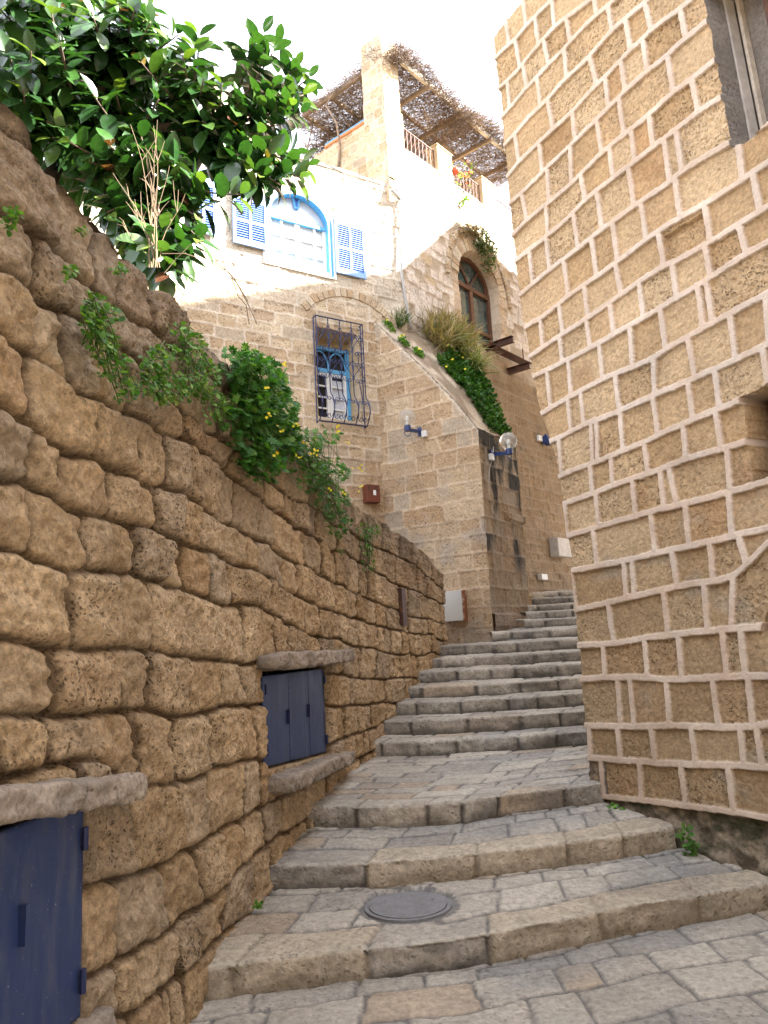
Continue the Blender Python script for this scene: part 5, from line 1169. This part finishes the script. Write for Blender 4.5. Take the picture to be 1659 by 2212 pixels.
# ------------------------------------------------------------------ LEAVES
def template(kind):
    if kind == 'rubber':
        ys = [0, .12, .34, .6, .82, 1.0]; ws = [.02, .14, .235, .245, .16, .0]; V_ = []
        for y, w_ in zip(ys, ws):
            z = -.16 * y * y; V_ += [(-w_, y, z + w_ * .28), (0, y, z), (w_, y, z + w_ * .28)]
        F_ = [(i * 3 + a, i * 3 + a + 1, i * 3 + a + 4, i * 3 + a + 3) for i in range(5) for a in (0, 1)]
        return np.array(V_), np.array(F_)
    if kind == 'round':
        V_ = [(0, 0, 0), (.32, .15, .05), (.42, .5, .04), (.22, .85, -.03), (0, 1, -.08), (-.22, .85, -.03), (-.42, .5, .04), (-.32, .15, .05)]
        return np.array(V_), np.array([(0, 1, 2, 3), (0, 3, 4, 5), (0, 5, 6, 7)])
    if kind == 'lobed':
        V_ = [(0, 0, 0)]; n = 14
        for k in range(n):
            a = -2.5 + 5.0 * k / (n - 1); r = (.62 if k % 2 else .36) * (1.1 - .12 * abs(a)); V_.append((r * math.sin(a), .35 + r * math.cos(a), .05 * (k % 2) - .05 * abs(math.sin(a))))
        c_ = len(V_); V_.append((0, .35, .04)); F_ = [(c_, k, k + 1, k + 1) for k in range(1, n)]
        F_ = [(c_, k, k + 1, k + 2) for k in range(1, n - 1, 2)] + [(c_, n, 0, 1)]
        return np.array(V_), np.array(F_)
    if kind == 'blade':
        V_ = []
        for y, w_, z in ((0, .022, 0), (.35, .02, .04), (.7, .014, -.04), (1, .002, -.25)): V_ += [(-w_, y, z), (w_, y, z)]
        return np.array(V_), np.array([(0, 1, 3, 2), (2, 3, 5, 4), (4, 5, 7, 6)])
    if kind == 'flower':
        V_ = [(0, 0, 0)]; n = 10
        for k in range(n): a = 2 * math.pi * k / n; r = .5 if k % 2 else .28; V_.append((r * math.cos(a), r * math.sin(a), .1))
        return np.array(V_), np.array([(0, 1 + k, 1 + (k + 1) % n, 1 + (k + 2) % n) for k in range(0, n, 2)])
def unit(a): return a / (np.linalg.norm(a, axis=-1, keepdims=True) + 1e-9)
def scatter(name, kind, P, D, Nn, size, colr, mat, parent):
    T_, Fc = template(kind); n = len(P); Y = unit(D); X = unit(np.cross(Y, Nn)); Zv_ = np.cross(X, Y)
    V_ = P[:, None, :] + (X[:, None, :] * T_[None, :, :1] + Y[:, None, :] * T_[None, :, 1:2] + Zv_[:, None, :] * T_[None, :, 2:3]) * np.asarray(size)[:, None, None]
    F_ = (Fc[None] + (np.arange(n) * len(T_))[:, None, None]).reshape(-1, 4)
    C_ = np.repeat(colr[:, None, :], len(T_), 1).reshape(-1, 3)
    return mesh_obj(name, V_.reshape(-1, 3), F_, mat, parent, kind == 'rubber', C_)
def leafcols(R, n, pal, p):
    pal = np.array(pal); i = R.choice(len(pal), n, p=p); return pal[i] * (.75 + .5 * R.rand(n, 1))

# --- rubber tree behind the wall
R = np.random.RandomState(21)
base = np.array([-2.9, 4.9, 3.2])
tree = empty('rubber_tree', base, 'large rubber tree with broad glossy dark leaves leaning over the rubble wall at top left', 'tree')
tips = [(570, 72, 6.0), (600, 95, 5.9), (545, 120, 5.9), (640, 145, 6.0), (668, 168, 6.1), (655, 205, 6.0), (650, 245, 5.9), (620, 230, 5.8), (590, 190, 5.8), (560, 235, 5.7), (600, 270, 5.8), (560, 290, 5.7), (520, 215, 5.6), (510, 270, 5.6), (480, 180, 5.6), (668, 360, 5.9), (650, 385, 5.8), (640, 335, 5.9), (600, 335, 5.7), (605, 400, 5.7),
        (565, 380, 5.6), (530, 350, 5.5), (520, 420, 5.5), (560, 330, 5.7), (330, 12, 5.4), (325, 50, 5.3), (290, 25, 5.3), (385, 75, 5.6), (430, 70, 5.7), (420, 100, 5.6), (395, 120, 5.5), (440, 170, 5.5), (430, 470, 5.3), (435, 520, 5.2), (400, 560, 5.1), (370, 590, 5.0), (385, 530, 5.1), (355, 500, 5.0), (430, 400, 5.4), (345, 560, 4.95), (330, 530, 4.9)]
poly_t = [(-40, -40), (290, -40), (315, 30), (330, 80), (370, 120), (400, 160), (440, 200), (470, 230), (455, 290), (430, 330), (425, 420), (440, 500), (400, 550), (330, 590), (270, 530), (190, 430), (150, 380), (70, 300), (-40, 210)]
nfill = 0
while nfill < 150:
    x, y = R.rand() * 660 - 40, R.rand() * 640 - 40
    if inpoly(np.array([x]), np.array([y]), poly_t)[0]: tips.append((x, y, 4.7 + x / 600 * 1.0 + R.rand() * 1.3)); nfill += 1
nfill = 0; poly_u = [(60, 240), (230, 280), (420, 320), (430, 480), (340, 590), (270, 520), (180, 410)]
while nfill < 75:
    x, y = R.rand() * 660 - 40, R.rand() * 640 - 40
    if inpoly(np.array([x]), np.array([y]), poly_u)[0]: tips.append((x, y, 4.9 + x / 600 * .5 + R.rand() * .8)); nfill += 1
hubs = [atY(x, y, Y) for x, y, Y in [(60, 250, 5.6), (180, 280, 5.7), (280, 300, 5.7), (120, 120, 5.7), (250, 150, 5.8), (330, 380, 5.5), (420, 250, 5.8), (470, 270, 5.8)]]
mb = MB()
top_ = atY(150, 260, 5.6)
mb.tube([base, base + (top_ - base) * .5 + [0, .1, .1], top_], [.11, .09, .07], 8)
for h in hubs: mb.tube([top_, (top_ + h) / 2 + np.array([0, 0, -.05]), h], [.06, .04, .025], 6)
LP, LD_, LN, LSz, LCk = [], [], [], [], []
for (x, y, Y) in tips:
    tp_ = atY(x, y, Y); dist = [np.linalg.norm(tp_ - h) for h in hubs]; h = hubs[int(np.argmin(dist))]
    L_n = np.linalg.norm(tp_ - h); mid = (h + tp_) / 2 + np.array([0, 0, -.12 * L_n]); pts = [(1 - t) ** 2 * h + 2 * t * (1 - t) * mid + t * t * tp_ for t in np.linspace(0, 1, 7)]
    mb.tube(pts, list(np.linspace(.016, .005, 7)), 5)
    m = 15; ax = unit(pts[-1] - pts[-3])
    if ax[2] < -.1: ax = unit(ax + np.array([0, 0, .4]))
    a1 = unit(np.cross(ax, [0.1, .2, 1.])); a2 = np.cross(ax, a1)
    for k in range(m):
        back = k * .030 * (1 + .2 * R.rand()); p = tp_ - ax * back; an = k * 2.4 + R.rand() * .5; rad = a1 * math.cos(an) + a2 * math.sin(an)
        op = .35 + .06 * k
        dd = unit(ax * (1 - min(op, .8)) + rad * (.5 + op * .6) + np.array([0, 0, -.12 - .02 * k])); nn = unit(np.array([.15, -.25, 1.]) + rad * -.15 + ax * .5 + R.randn(3) * .18)
        LP.append(p + rad * .012); LD_.append(dd); LN.append(nn); LSz.append((.125 + .11 * min(1, (k + 1) / 4)) * (.85 + .3 * R.rand()))
        r_ = R.rand(); LCk.append((.10, .16, .025) if (k < 2 and r_ < .22) else (.09, .035, .02) if (k < 2 and r_ < .27) else (.12, .09, .02) if r_ > .997 else ((.020, .060, .016) if r_ < .5 else (.032, .085, .018) if r_ < .85 else (.055, .11, .025)))
mb.build('branches', M_BARK, tree, True)
scatter('crown', 'rubber', np.array(LP), np.array(LD_), np.array(LN), LSz, np.array(LCk) * .95 * (.8 + .4 * R.rand(len(LCk), 1)), M_LEAF, tree)

# --- dry stalks on the wall top
def px_poly(pts, Y): return [atY(x, y, Y + i * .01) for i, (x, y) in enumerate(pts)]
m_ = MB(); R = np.random.RandomState(31); b0 = (335, 578)
for k in range(11):
    tx, ty = 205 + R.rand() * 240, 255 + R.rand() * 240; Y = 4.75 + R.rand() * .15
    pts = []
    for t in np.linspace(0, 1, 9): pts.append((b0[0] + (k % 5) * 4 - 8 + (tx - b0[0]) * t ** 1.25 + 5 * math.sin(t * 7 + k), b0[1] + (ty - b0[1]) * t))
    m_.tube(px_poly(pts, Y), list(np.linspace(.0036, .0013, 9)), 4)
    for q in range(3):
        t = .4 + .5 * R.rand(); i = int(t * 8); p = pts[i]; sx = R.rand() * 60 - 30
        m_.tube(px_poly([p, (p[0] + sx * .5, p[1] - 20), (p[0] + sx, p[1] - 50 * R.rand() - 20)], Y), [.0025, .002, .0012], 4)
for pts in ([(350, 548), (400, 548), (450, 565), (490, 585), (510, 610), (535, 655), (555, 700)], [(455, 562), (480, 575), (505, 600), (535, 650)], [(500, 600), (515, 640), (532, 660), (538, 700)], [(355, 590), (380, 560), (410, 530), (440, 520)]):
    m_.tube(px_poly(pts, 4.8), .003, 4)
tag(m_.build('dry_stalks', M_STALK), 'bundle of dry leafless brown stalks on the rubble wall in front of the tree', 'dry plant')

# --- plants rooted in walls
def wall_plant(name, blobs, surf_pt, outn, n, kind, size, pal, p, seed, label, cat, group=None, flowers=None, hmax=.12, droop=.5, stems=True, fl_col=(.62, .50, .03), fsz=.02):
    R = np.random.RandomState(seed); P = []
    w_ = np.array([b[2] * b[3] for b in blobs], float); w_ /= w_.sum()
    for i in R.choice(len(blobs), n, p=w_):
        x, y, rx, ry = blobs[i]; r = R.rand() ** .55; a = R.rand() * 6.283; hk = hmax * (1 - r * r * .8)
        P.append(surf_pt((x + rx * r * math.cos(a), y + ry * r * math.sin(a)), .015 + hk * R.rand() ** .6))
    P = np.array(P); N0 = np.array([outn(p_) if callable(outn) else outn for p_ in P])
    D = unit(N0 * .5 + R.randn(n, 3) * .55 + np.array([0, 0, -droop])); Nn = unit(N0 * .8 + np.array([0, -.2, .9]) + R.randn(n, 3) * .35)
    root_ = empty(name, P[P[:, 2].argmax()] , label, cat, group)
    scatter('leaves', kind, P, D, Nn, size * (.55 + .8 * R.rand(n)), leafcols(R, n, pal, p), M_HERB, root_)
    if stems:
        m_ = MB(); org = surf_pt((blobs[0][0], blobs[0][1] - blobs[0][3] * .3), 0)
        for b in blobs:
            c_ = surf_pt((b[0], b[1]), hmax * .4)
            for k in range(4): q = P[R.randint(n)]; m_.tube([org, (org + c_) / 2 + R.randn(3) * .02, c_ + R.randn(3) * .03, q], .0028, 4, False)
        m_.build('stems', M_STALK if fl_col is None else M_HSTEM, root_)
    if flowers:
        for (x, y) in flowers:
            Pf = np.array([surf_pt((x + R.randn() * 6, y + R.randn() * 4), hmax + .04) for k in range(3)])
            Nf = unit(np.array([[.2, -.9, .3]] * 3) + R.randn(3, 3) * .4)
            for k in range(3): scatter('flower_head', 'flower', Pf[k:k + 1], unit(np.cross(Nf, R.randn(3, 3)))[k:k + 1], Nf[k:k + 1], np.full(1, fsz * 1.4), np.array([fl_col]), M_PETAL, root_)
    return root_
M_HSTEM = mat_plain('green_stem', (.07, .10, .03), .7); M_PETAL = mat_leaf('petal', .6, .15, .2)
def lwsp(p, h): s, z = lw(p); return lwp(s, z, h)
def lwn(P): return np.array([.95, -.2, .1])
GREEN = [(.05, .14, .022), (.08, .19, .03), (.13, .25, .04), (.17, .24, .05)]
wall_plant('yellow_flower_bush', [(505, 790, 45, 40), (545, 830, 60, 55), (570, 890, 55, 70), (520, 880, 50, 70), (530, 960, 45, 55), (590, 950, 40, 55), (550, 1010, 35, 35)], lwsp, lwn, 2100, 'lobed', .056, [(.03, .11, .02), (.05, .15, .025), (.075, .19, .03), (.12, .23, .04)], [.3, .35, .25, .1], 41,
           'big dense bush with yellow flowers spilling over the rubble wall, largest plant there', 'bush', 'plants growing out of the rubble wall', [(568, 885), (520, 905), (515, 845), (585, 925), (545, 935), (535, 985), (590, 990), (608, 965), (555, 795), (620, 985)], .17, .35)
wall_plant('yellow_flower_bush', [(640, 960, 45, 35), (690, 945, 30, 22), (655, 1020, 40, 45), (700, 1020, 45, 30), (700, 1080, 42, 40), (715, 1130, 28, 30), (735, 1020, 15, 10)], lwsp, lwn, 850, 'lobed', .045, [(.035, .10, .02), (.055, .14, .03), (.09, .18, .05), (.12, .2, .06)], [.25, .35, .3, .1], 42,
           'lighter straggly bush with yellow flower heads, right of and below the big bush', 'bush', 'plants growing out of the rubble wall', [(682, 928), (690, 935), (710, 960), (640, 985), (725, 1015), (745, 1020), (665, 1060), (700, 1070), (740, 1060)], .15, .35)
wall_plant('creeping_weed', [(185, 660, 26, 30), (180, 700, 30, 40), (205, 745, 36, 36), (230, 790, 36, 30), (255, 840, 26, 28), (225, 680, 18, 18)], lwsp, lwn, 520, 'round', .026, GREEN, [.3, .4, .2, .1], 43, 'leafy green weed trailing down the left part of the rubble wall below the tree', 'weed', 'plants growing out of the rubble wall', None, .07, .5)
wall_plant('creeping_weed', [(320, 790, 34, 36), (350, 840, 44, 34), (300, 830, 20, 25), (345, 760, 20, 20)], lwsp, lwn, 480, 'round', .026, GREEN, [.25, .35, .25, .15], 44, 'green weed patch between the trailing weed and the bushy patch by the flowering bush', 'weed', 'plants growing out of the rubble wall', None, .07, .5)
wall_plant('creeping_weed', [(400, 760, 36, 44), (430, 820, 34, 44), (395, 830, 34, 34), (450, 880, 28, 40), (372, 712, 20, 16)], lwsp, lwn, 650, 'round', .028, GREEN, [.3, .3, .25, .15], 45, 'bushy weed patch touching the left side of the big yellow flowered bush', 'weed', 'plants growing out of the rubble wall', None, .08, .45)
wall_plant('creeping_weed', [(790, 1145, 28, 18), (785, 1180, 16, 26), (792, 1215, 14, 22)], lwsp, lwn, 210, 'round', .03, GREEN, [.3, .4, .2, .1], 46, 'small green weed hanging near the far low end of the rubble wall', 'weed', 'plants growing out of the rubble wall', None, .06, .7)
for (x, y, rx, ry, n, lb) in ((132, 590, 14, 16, 40, 'tiny weed in a joint high on the rubble wall, left of the trailing weed'), (5, 475, 14, 26, 60, 'weed tuft at the extreme left edge of the rubble wall'),
                              (240, 583, 14, 12, 40, 'tiny fern like tuft just below the dry stalks on the rubble wall'), (158, 497, 10, 9, 25, 'single sprig of weed near the top of the rubble wall under the tree'), (728, 1190, 8, 10, 20, 'little sprig below the straggly flowering bush on the rubble wall')):
    wall_plant('small_weed', [(x, y, rx, ry)], lwsp, lwn, n, 'round', .02, GREEN, [.2, .4, .3, .1], int(x) + 3, lb, 'weed', 'plants growing out of the rubble wall', None, .05, .3, False)
def gsp(p, h): q = atZ(p[0], p[1], .2); return q + np.array([0, 0, h * .8])
wall_plant('small_weed', [(557, 1968, 9, 6)], gsp, np.array([0, -.3, .9]), 26, 'round', .02, GREEN, [.2, .4, .3, .1], 61, 'tiny weed where the rubble wall meets the first stone step', 'weed', None, None, .05, .0, False)
def rsp(p, h): u, z = RW.px(p[0], p[1], .0); return RW.pt(u, z, h)
wall_plant('small_weed', [(1337, 1748, 17, 12)], rsp, RW.n, 60, 'round', .03, GREEN, [.3, .4, .2, .1], 62, 'bright green weed in the foot of the pitted house just above the second step', 'weed', None, None, .07, .1, False)
wall_plant('small_weed', [(1492, 1795, 14, 22), (1488, 1850, 24, 14), (1500, 1825, 12, 14)], rsp, RW.n, 120, 'round', .032, GREEN, [.3, .4, .2, .1], 63, 'taller green weed at the pitted house foot beyond the second step', 'weed', None, None, .08, .2, False)
def frp(p, h): u, z = FR.px(p[0], p[1], .0); return FR.pt(u, z, h)
wall_plant('hanging_bush', [(1030, 520, 14, 22), (1045, 555, 15, 24), (1040, 535, 14, 20), (1050, 580, 12, 14)], frp, FR.n, 520, 'round', .06, [(.05, .09, .03), (.09, .13, .04), (.14, .15, .05), (.2, .17, .05)], [.3, .3, .3, .1], 64, 'green bush hanging over the top right of the brown arched window', 'bush', None, None, .3, .6)
wall_plant('hanging_bush', [(1005, 500, 20, 12), (1020, 505, 18, 14), (1000, 490, 12, 6)], frp, FR.n, 330, 'round', .045, [(.16, .10, .06), (.22, .15, .09), (.12, .09, .04)], [.4, .4, .2], 65, 'dry brown bush on the crown of the brown arched window', 'bush', None, None, .25, .2)
wall_plant('small_weed', [(998, 434, 8, 8)], frp, FR.n, 45, 'round', .06, GREEN, [.2, .4, .3, .1], 66, 'tiny bright tuft growing on the sunlit wall below the terrace', 'weed', None, None, .12, .2, False)
# --- planting on the sloping buttress
def slope_pt(a, b, h=0.): return BA.o + BA.ux * a + BB.ux * b + np.array([0, 0, float(bz(a)) + float(tilt(a, b)) + h * (1 + 1.4 * float(fbm(np.array(a * 7.), np.array(b * 6.), 777, 2)))])
def slope_plant(name, n, fa, kind, size, pal, p, seed, label, cat, up=.6, fl=0, group='plants on the sloping buttress'):
    R = np.random.RandomState(seed); P = np.array([slope_pt(*fa(R)) for _ in range(n)])
    D = unit(np.array([-.1, -.45, up]) + R.randn(n, 3) * .45 + np.array(BA.ux) * -.35); Nn = unit(np.array([.1, -.5, .8]) + R.randn(n, 3) * .4)
    e = empty(name, P[0], label, cat, group); scatter('leaves' if kind != 'blade' else 'blades', kind, P, D, Nn, size * (.6 + .8 * R.rand(n)), leafcols(R, n, pal, p), M_HERB, e)
    for _ in range(fl):
        Pf = np.array([slope_pt(*fa(R)) + np.array([-.02, -.05, .08])]); Nf = np.array([[-.2, -.9, .3]]); scatter('flower_head', 'flower', Pf, unit(np.cross(Nf, R.randn(1, 3))), Nf, np.full(1, .05), np.array([[.6, .5, .03]]), M_PETAL, e)
    return e
slope_plant('creeper', 2600, lambda R: (.04 + R.rand() * .5, .50 + R.rand() * .88, R.rand() * .14), 'round', .055, [(.025, .08, .015), (.045, .12, .02), (.07, .15, .03)], [.4, .4, .2], 71, 'dense green creeper covering the lower end of the sloping buttress', 'creeper', .3)
slope_plant('creeper', 2400, lambda R: (.5 + R.rand() * .40, .50 + R.rand() * .85, R.rand() * .18), 'round', .055, [(.03, .085, .015), (.05, .12, .02), (.08, .15, .03)], [.4, .4, .2], 72, 'green creeper with a few yellow flowers halfway up the sloping buttress', 'creeper', .3, 8)
slope_plant('dry_grass', 1700, lambda R: (.9 + R.rand() * .5, .9 + R.rand() * 1.2, .02 + R.rand() * .18), 'blade', .34, [(.28, .20, .10), (.20, .16, .07), (.36, .27, .15), (.11, .13, .04)], [.35, .25, .25, .15], 73, 'brownish dry grass tussock on the buttress under the brown window', 'grass tuft', .55)
slope_plant('dry_grass', 500, lambda R: (.55 + R.rand() * .6, 1.2 + R.rand() * .5, .02 + R.rand() * .15), 'blade', .38, [(.14, .17, .05), (.20, .2, .07), (.28, .22, .1)], [.4, .4, .2], 76, 'greener drooping grass hanging off the far edge of the buttress', 'grass tuft', .2)
slope_plant('grass_tuft', 260, lambda R: (1.55 + R.rand() * .12, .42 + R.rand() * .3, .0), 'blade', .26, [(.06, .11, .03), (.1, .13, .04)], [.5, .5], 74, 'dark green grass tuft at the top of the buttress by the drain pipe', 'grass tuft', .9)
for i, (a0, b0, q, lb) in enumerate(((1.5, .1, 90, 'small yellow green sprig at the top of the buttress edge'), (1.22, .06, 110, 'sprig with yellow flowers a third down the buttress edge'), (1.0, .16, 120, 'sprig with yellow flowers beside the upper creeper on the buttress edge'))):
    slope_plant('small_weed', q, lambda R: (a0 + R.rand() * .16, b0 + R.rand() * .14, R.rand() * .07), 'round', .045, GREEN, [.2, .4, .3, .1], 80 + i, lb, 'weed', .5, 1 + (i > 0))
# terrace pot with red flowers
up_, zp_ = FR.px(987, 367, .05); e = empty('flower_pot', FR.pt(up_, zp_), 'red flower ball hanging on the middle terrace railing', 'flower pot')
MB().ball(FR.pt(up_, zp_, -.0), .09, 10, 8, (1, 1, .9)).build('pot', mat_plain('terracotta_red', (.6, .09, .04), .6), e, True)
R = np.random.RandomState(90); P = FR.pt(up_, zp_ - .02) + R.randn(90, 3) * np.array([.16, .16, .12]) + FR.ux * .12
scatter('leaves', 'round', P, unit(R.randn(90, 3)), unit(R.randn(90, 3)), np.full(90, .06), leafcols(R, 90, [(.2, .16, .08), (.09, .13, .04), (.45, .12, .08)], [.5, .3, .2]), M_HERB, e)

# small fittings
sH = hB0 + (hB1 - hB0) * .36
for q_, zq in ((hB0 + .05, hBz1 - .12), (hB0 + .05, hBz0a + .12), (hB1 - .05, hBz1 - .12), (hB1 - .05, hBz0b + .12)):
    MB().tube([lwp(q_, zq - .035, -.03), lwp(q_, zq + .035, -.03)], .011, 8).build('hinge', M_DBLUE, rw)
for zq in (hAz0 + .14, hAz1 - .14):
    MB().tube([lwp(hA1 - .035, zq - .04, -.02), lwp(hA1 - .035, zq + .04, -.02)], .012, 8).build('hinge', M_DBLUE, rw)
for (pts_, lb) in (([(700, 350), (740, 372), (790, 395), (835, 415)], 'thin pale cable slung along the top of the sunlit front wall'), ([(868, 440), (905, 470), (960, 500), (1000, 480)], 'thin cable running from the drain pipe towards the brown arched window')):
    fr_ = FL if pts_[0][0] < 800 else FR
    tag(MB().tube([fr_.pt(*fr_.px(x, y, .02), .02) for x, y in pts_], .006, 5).build('cable', M_GREY, None, True), lb, 'cable')
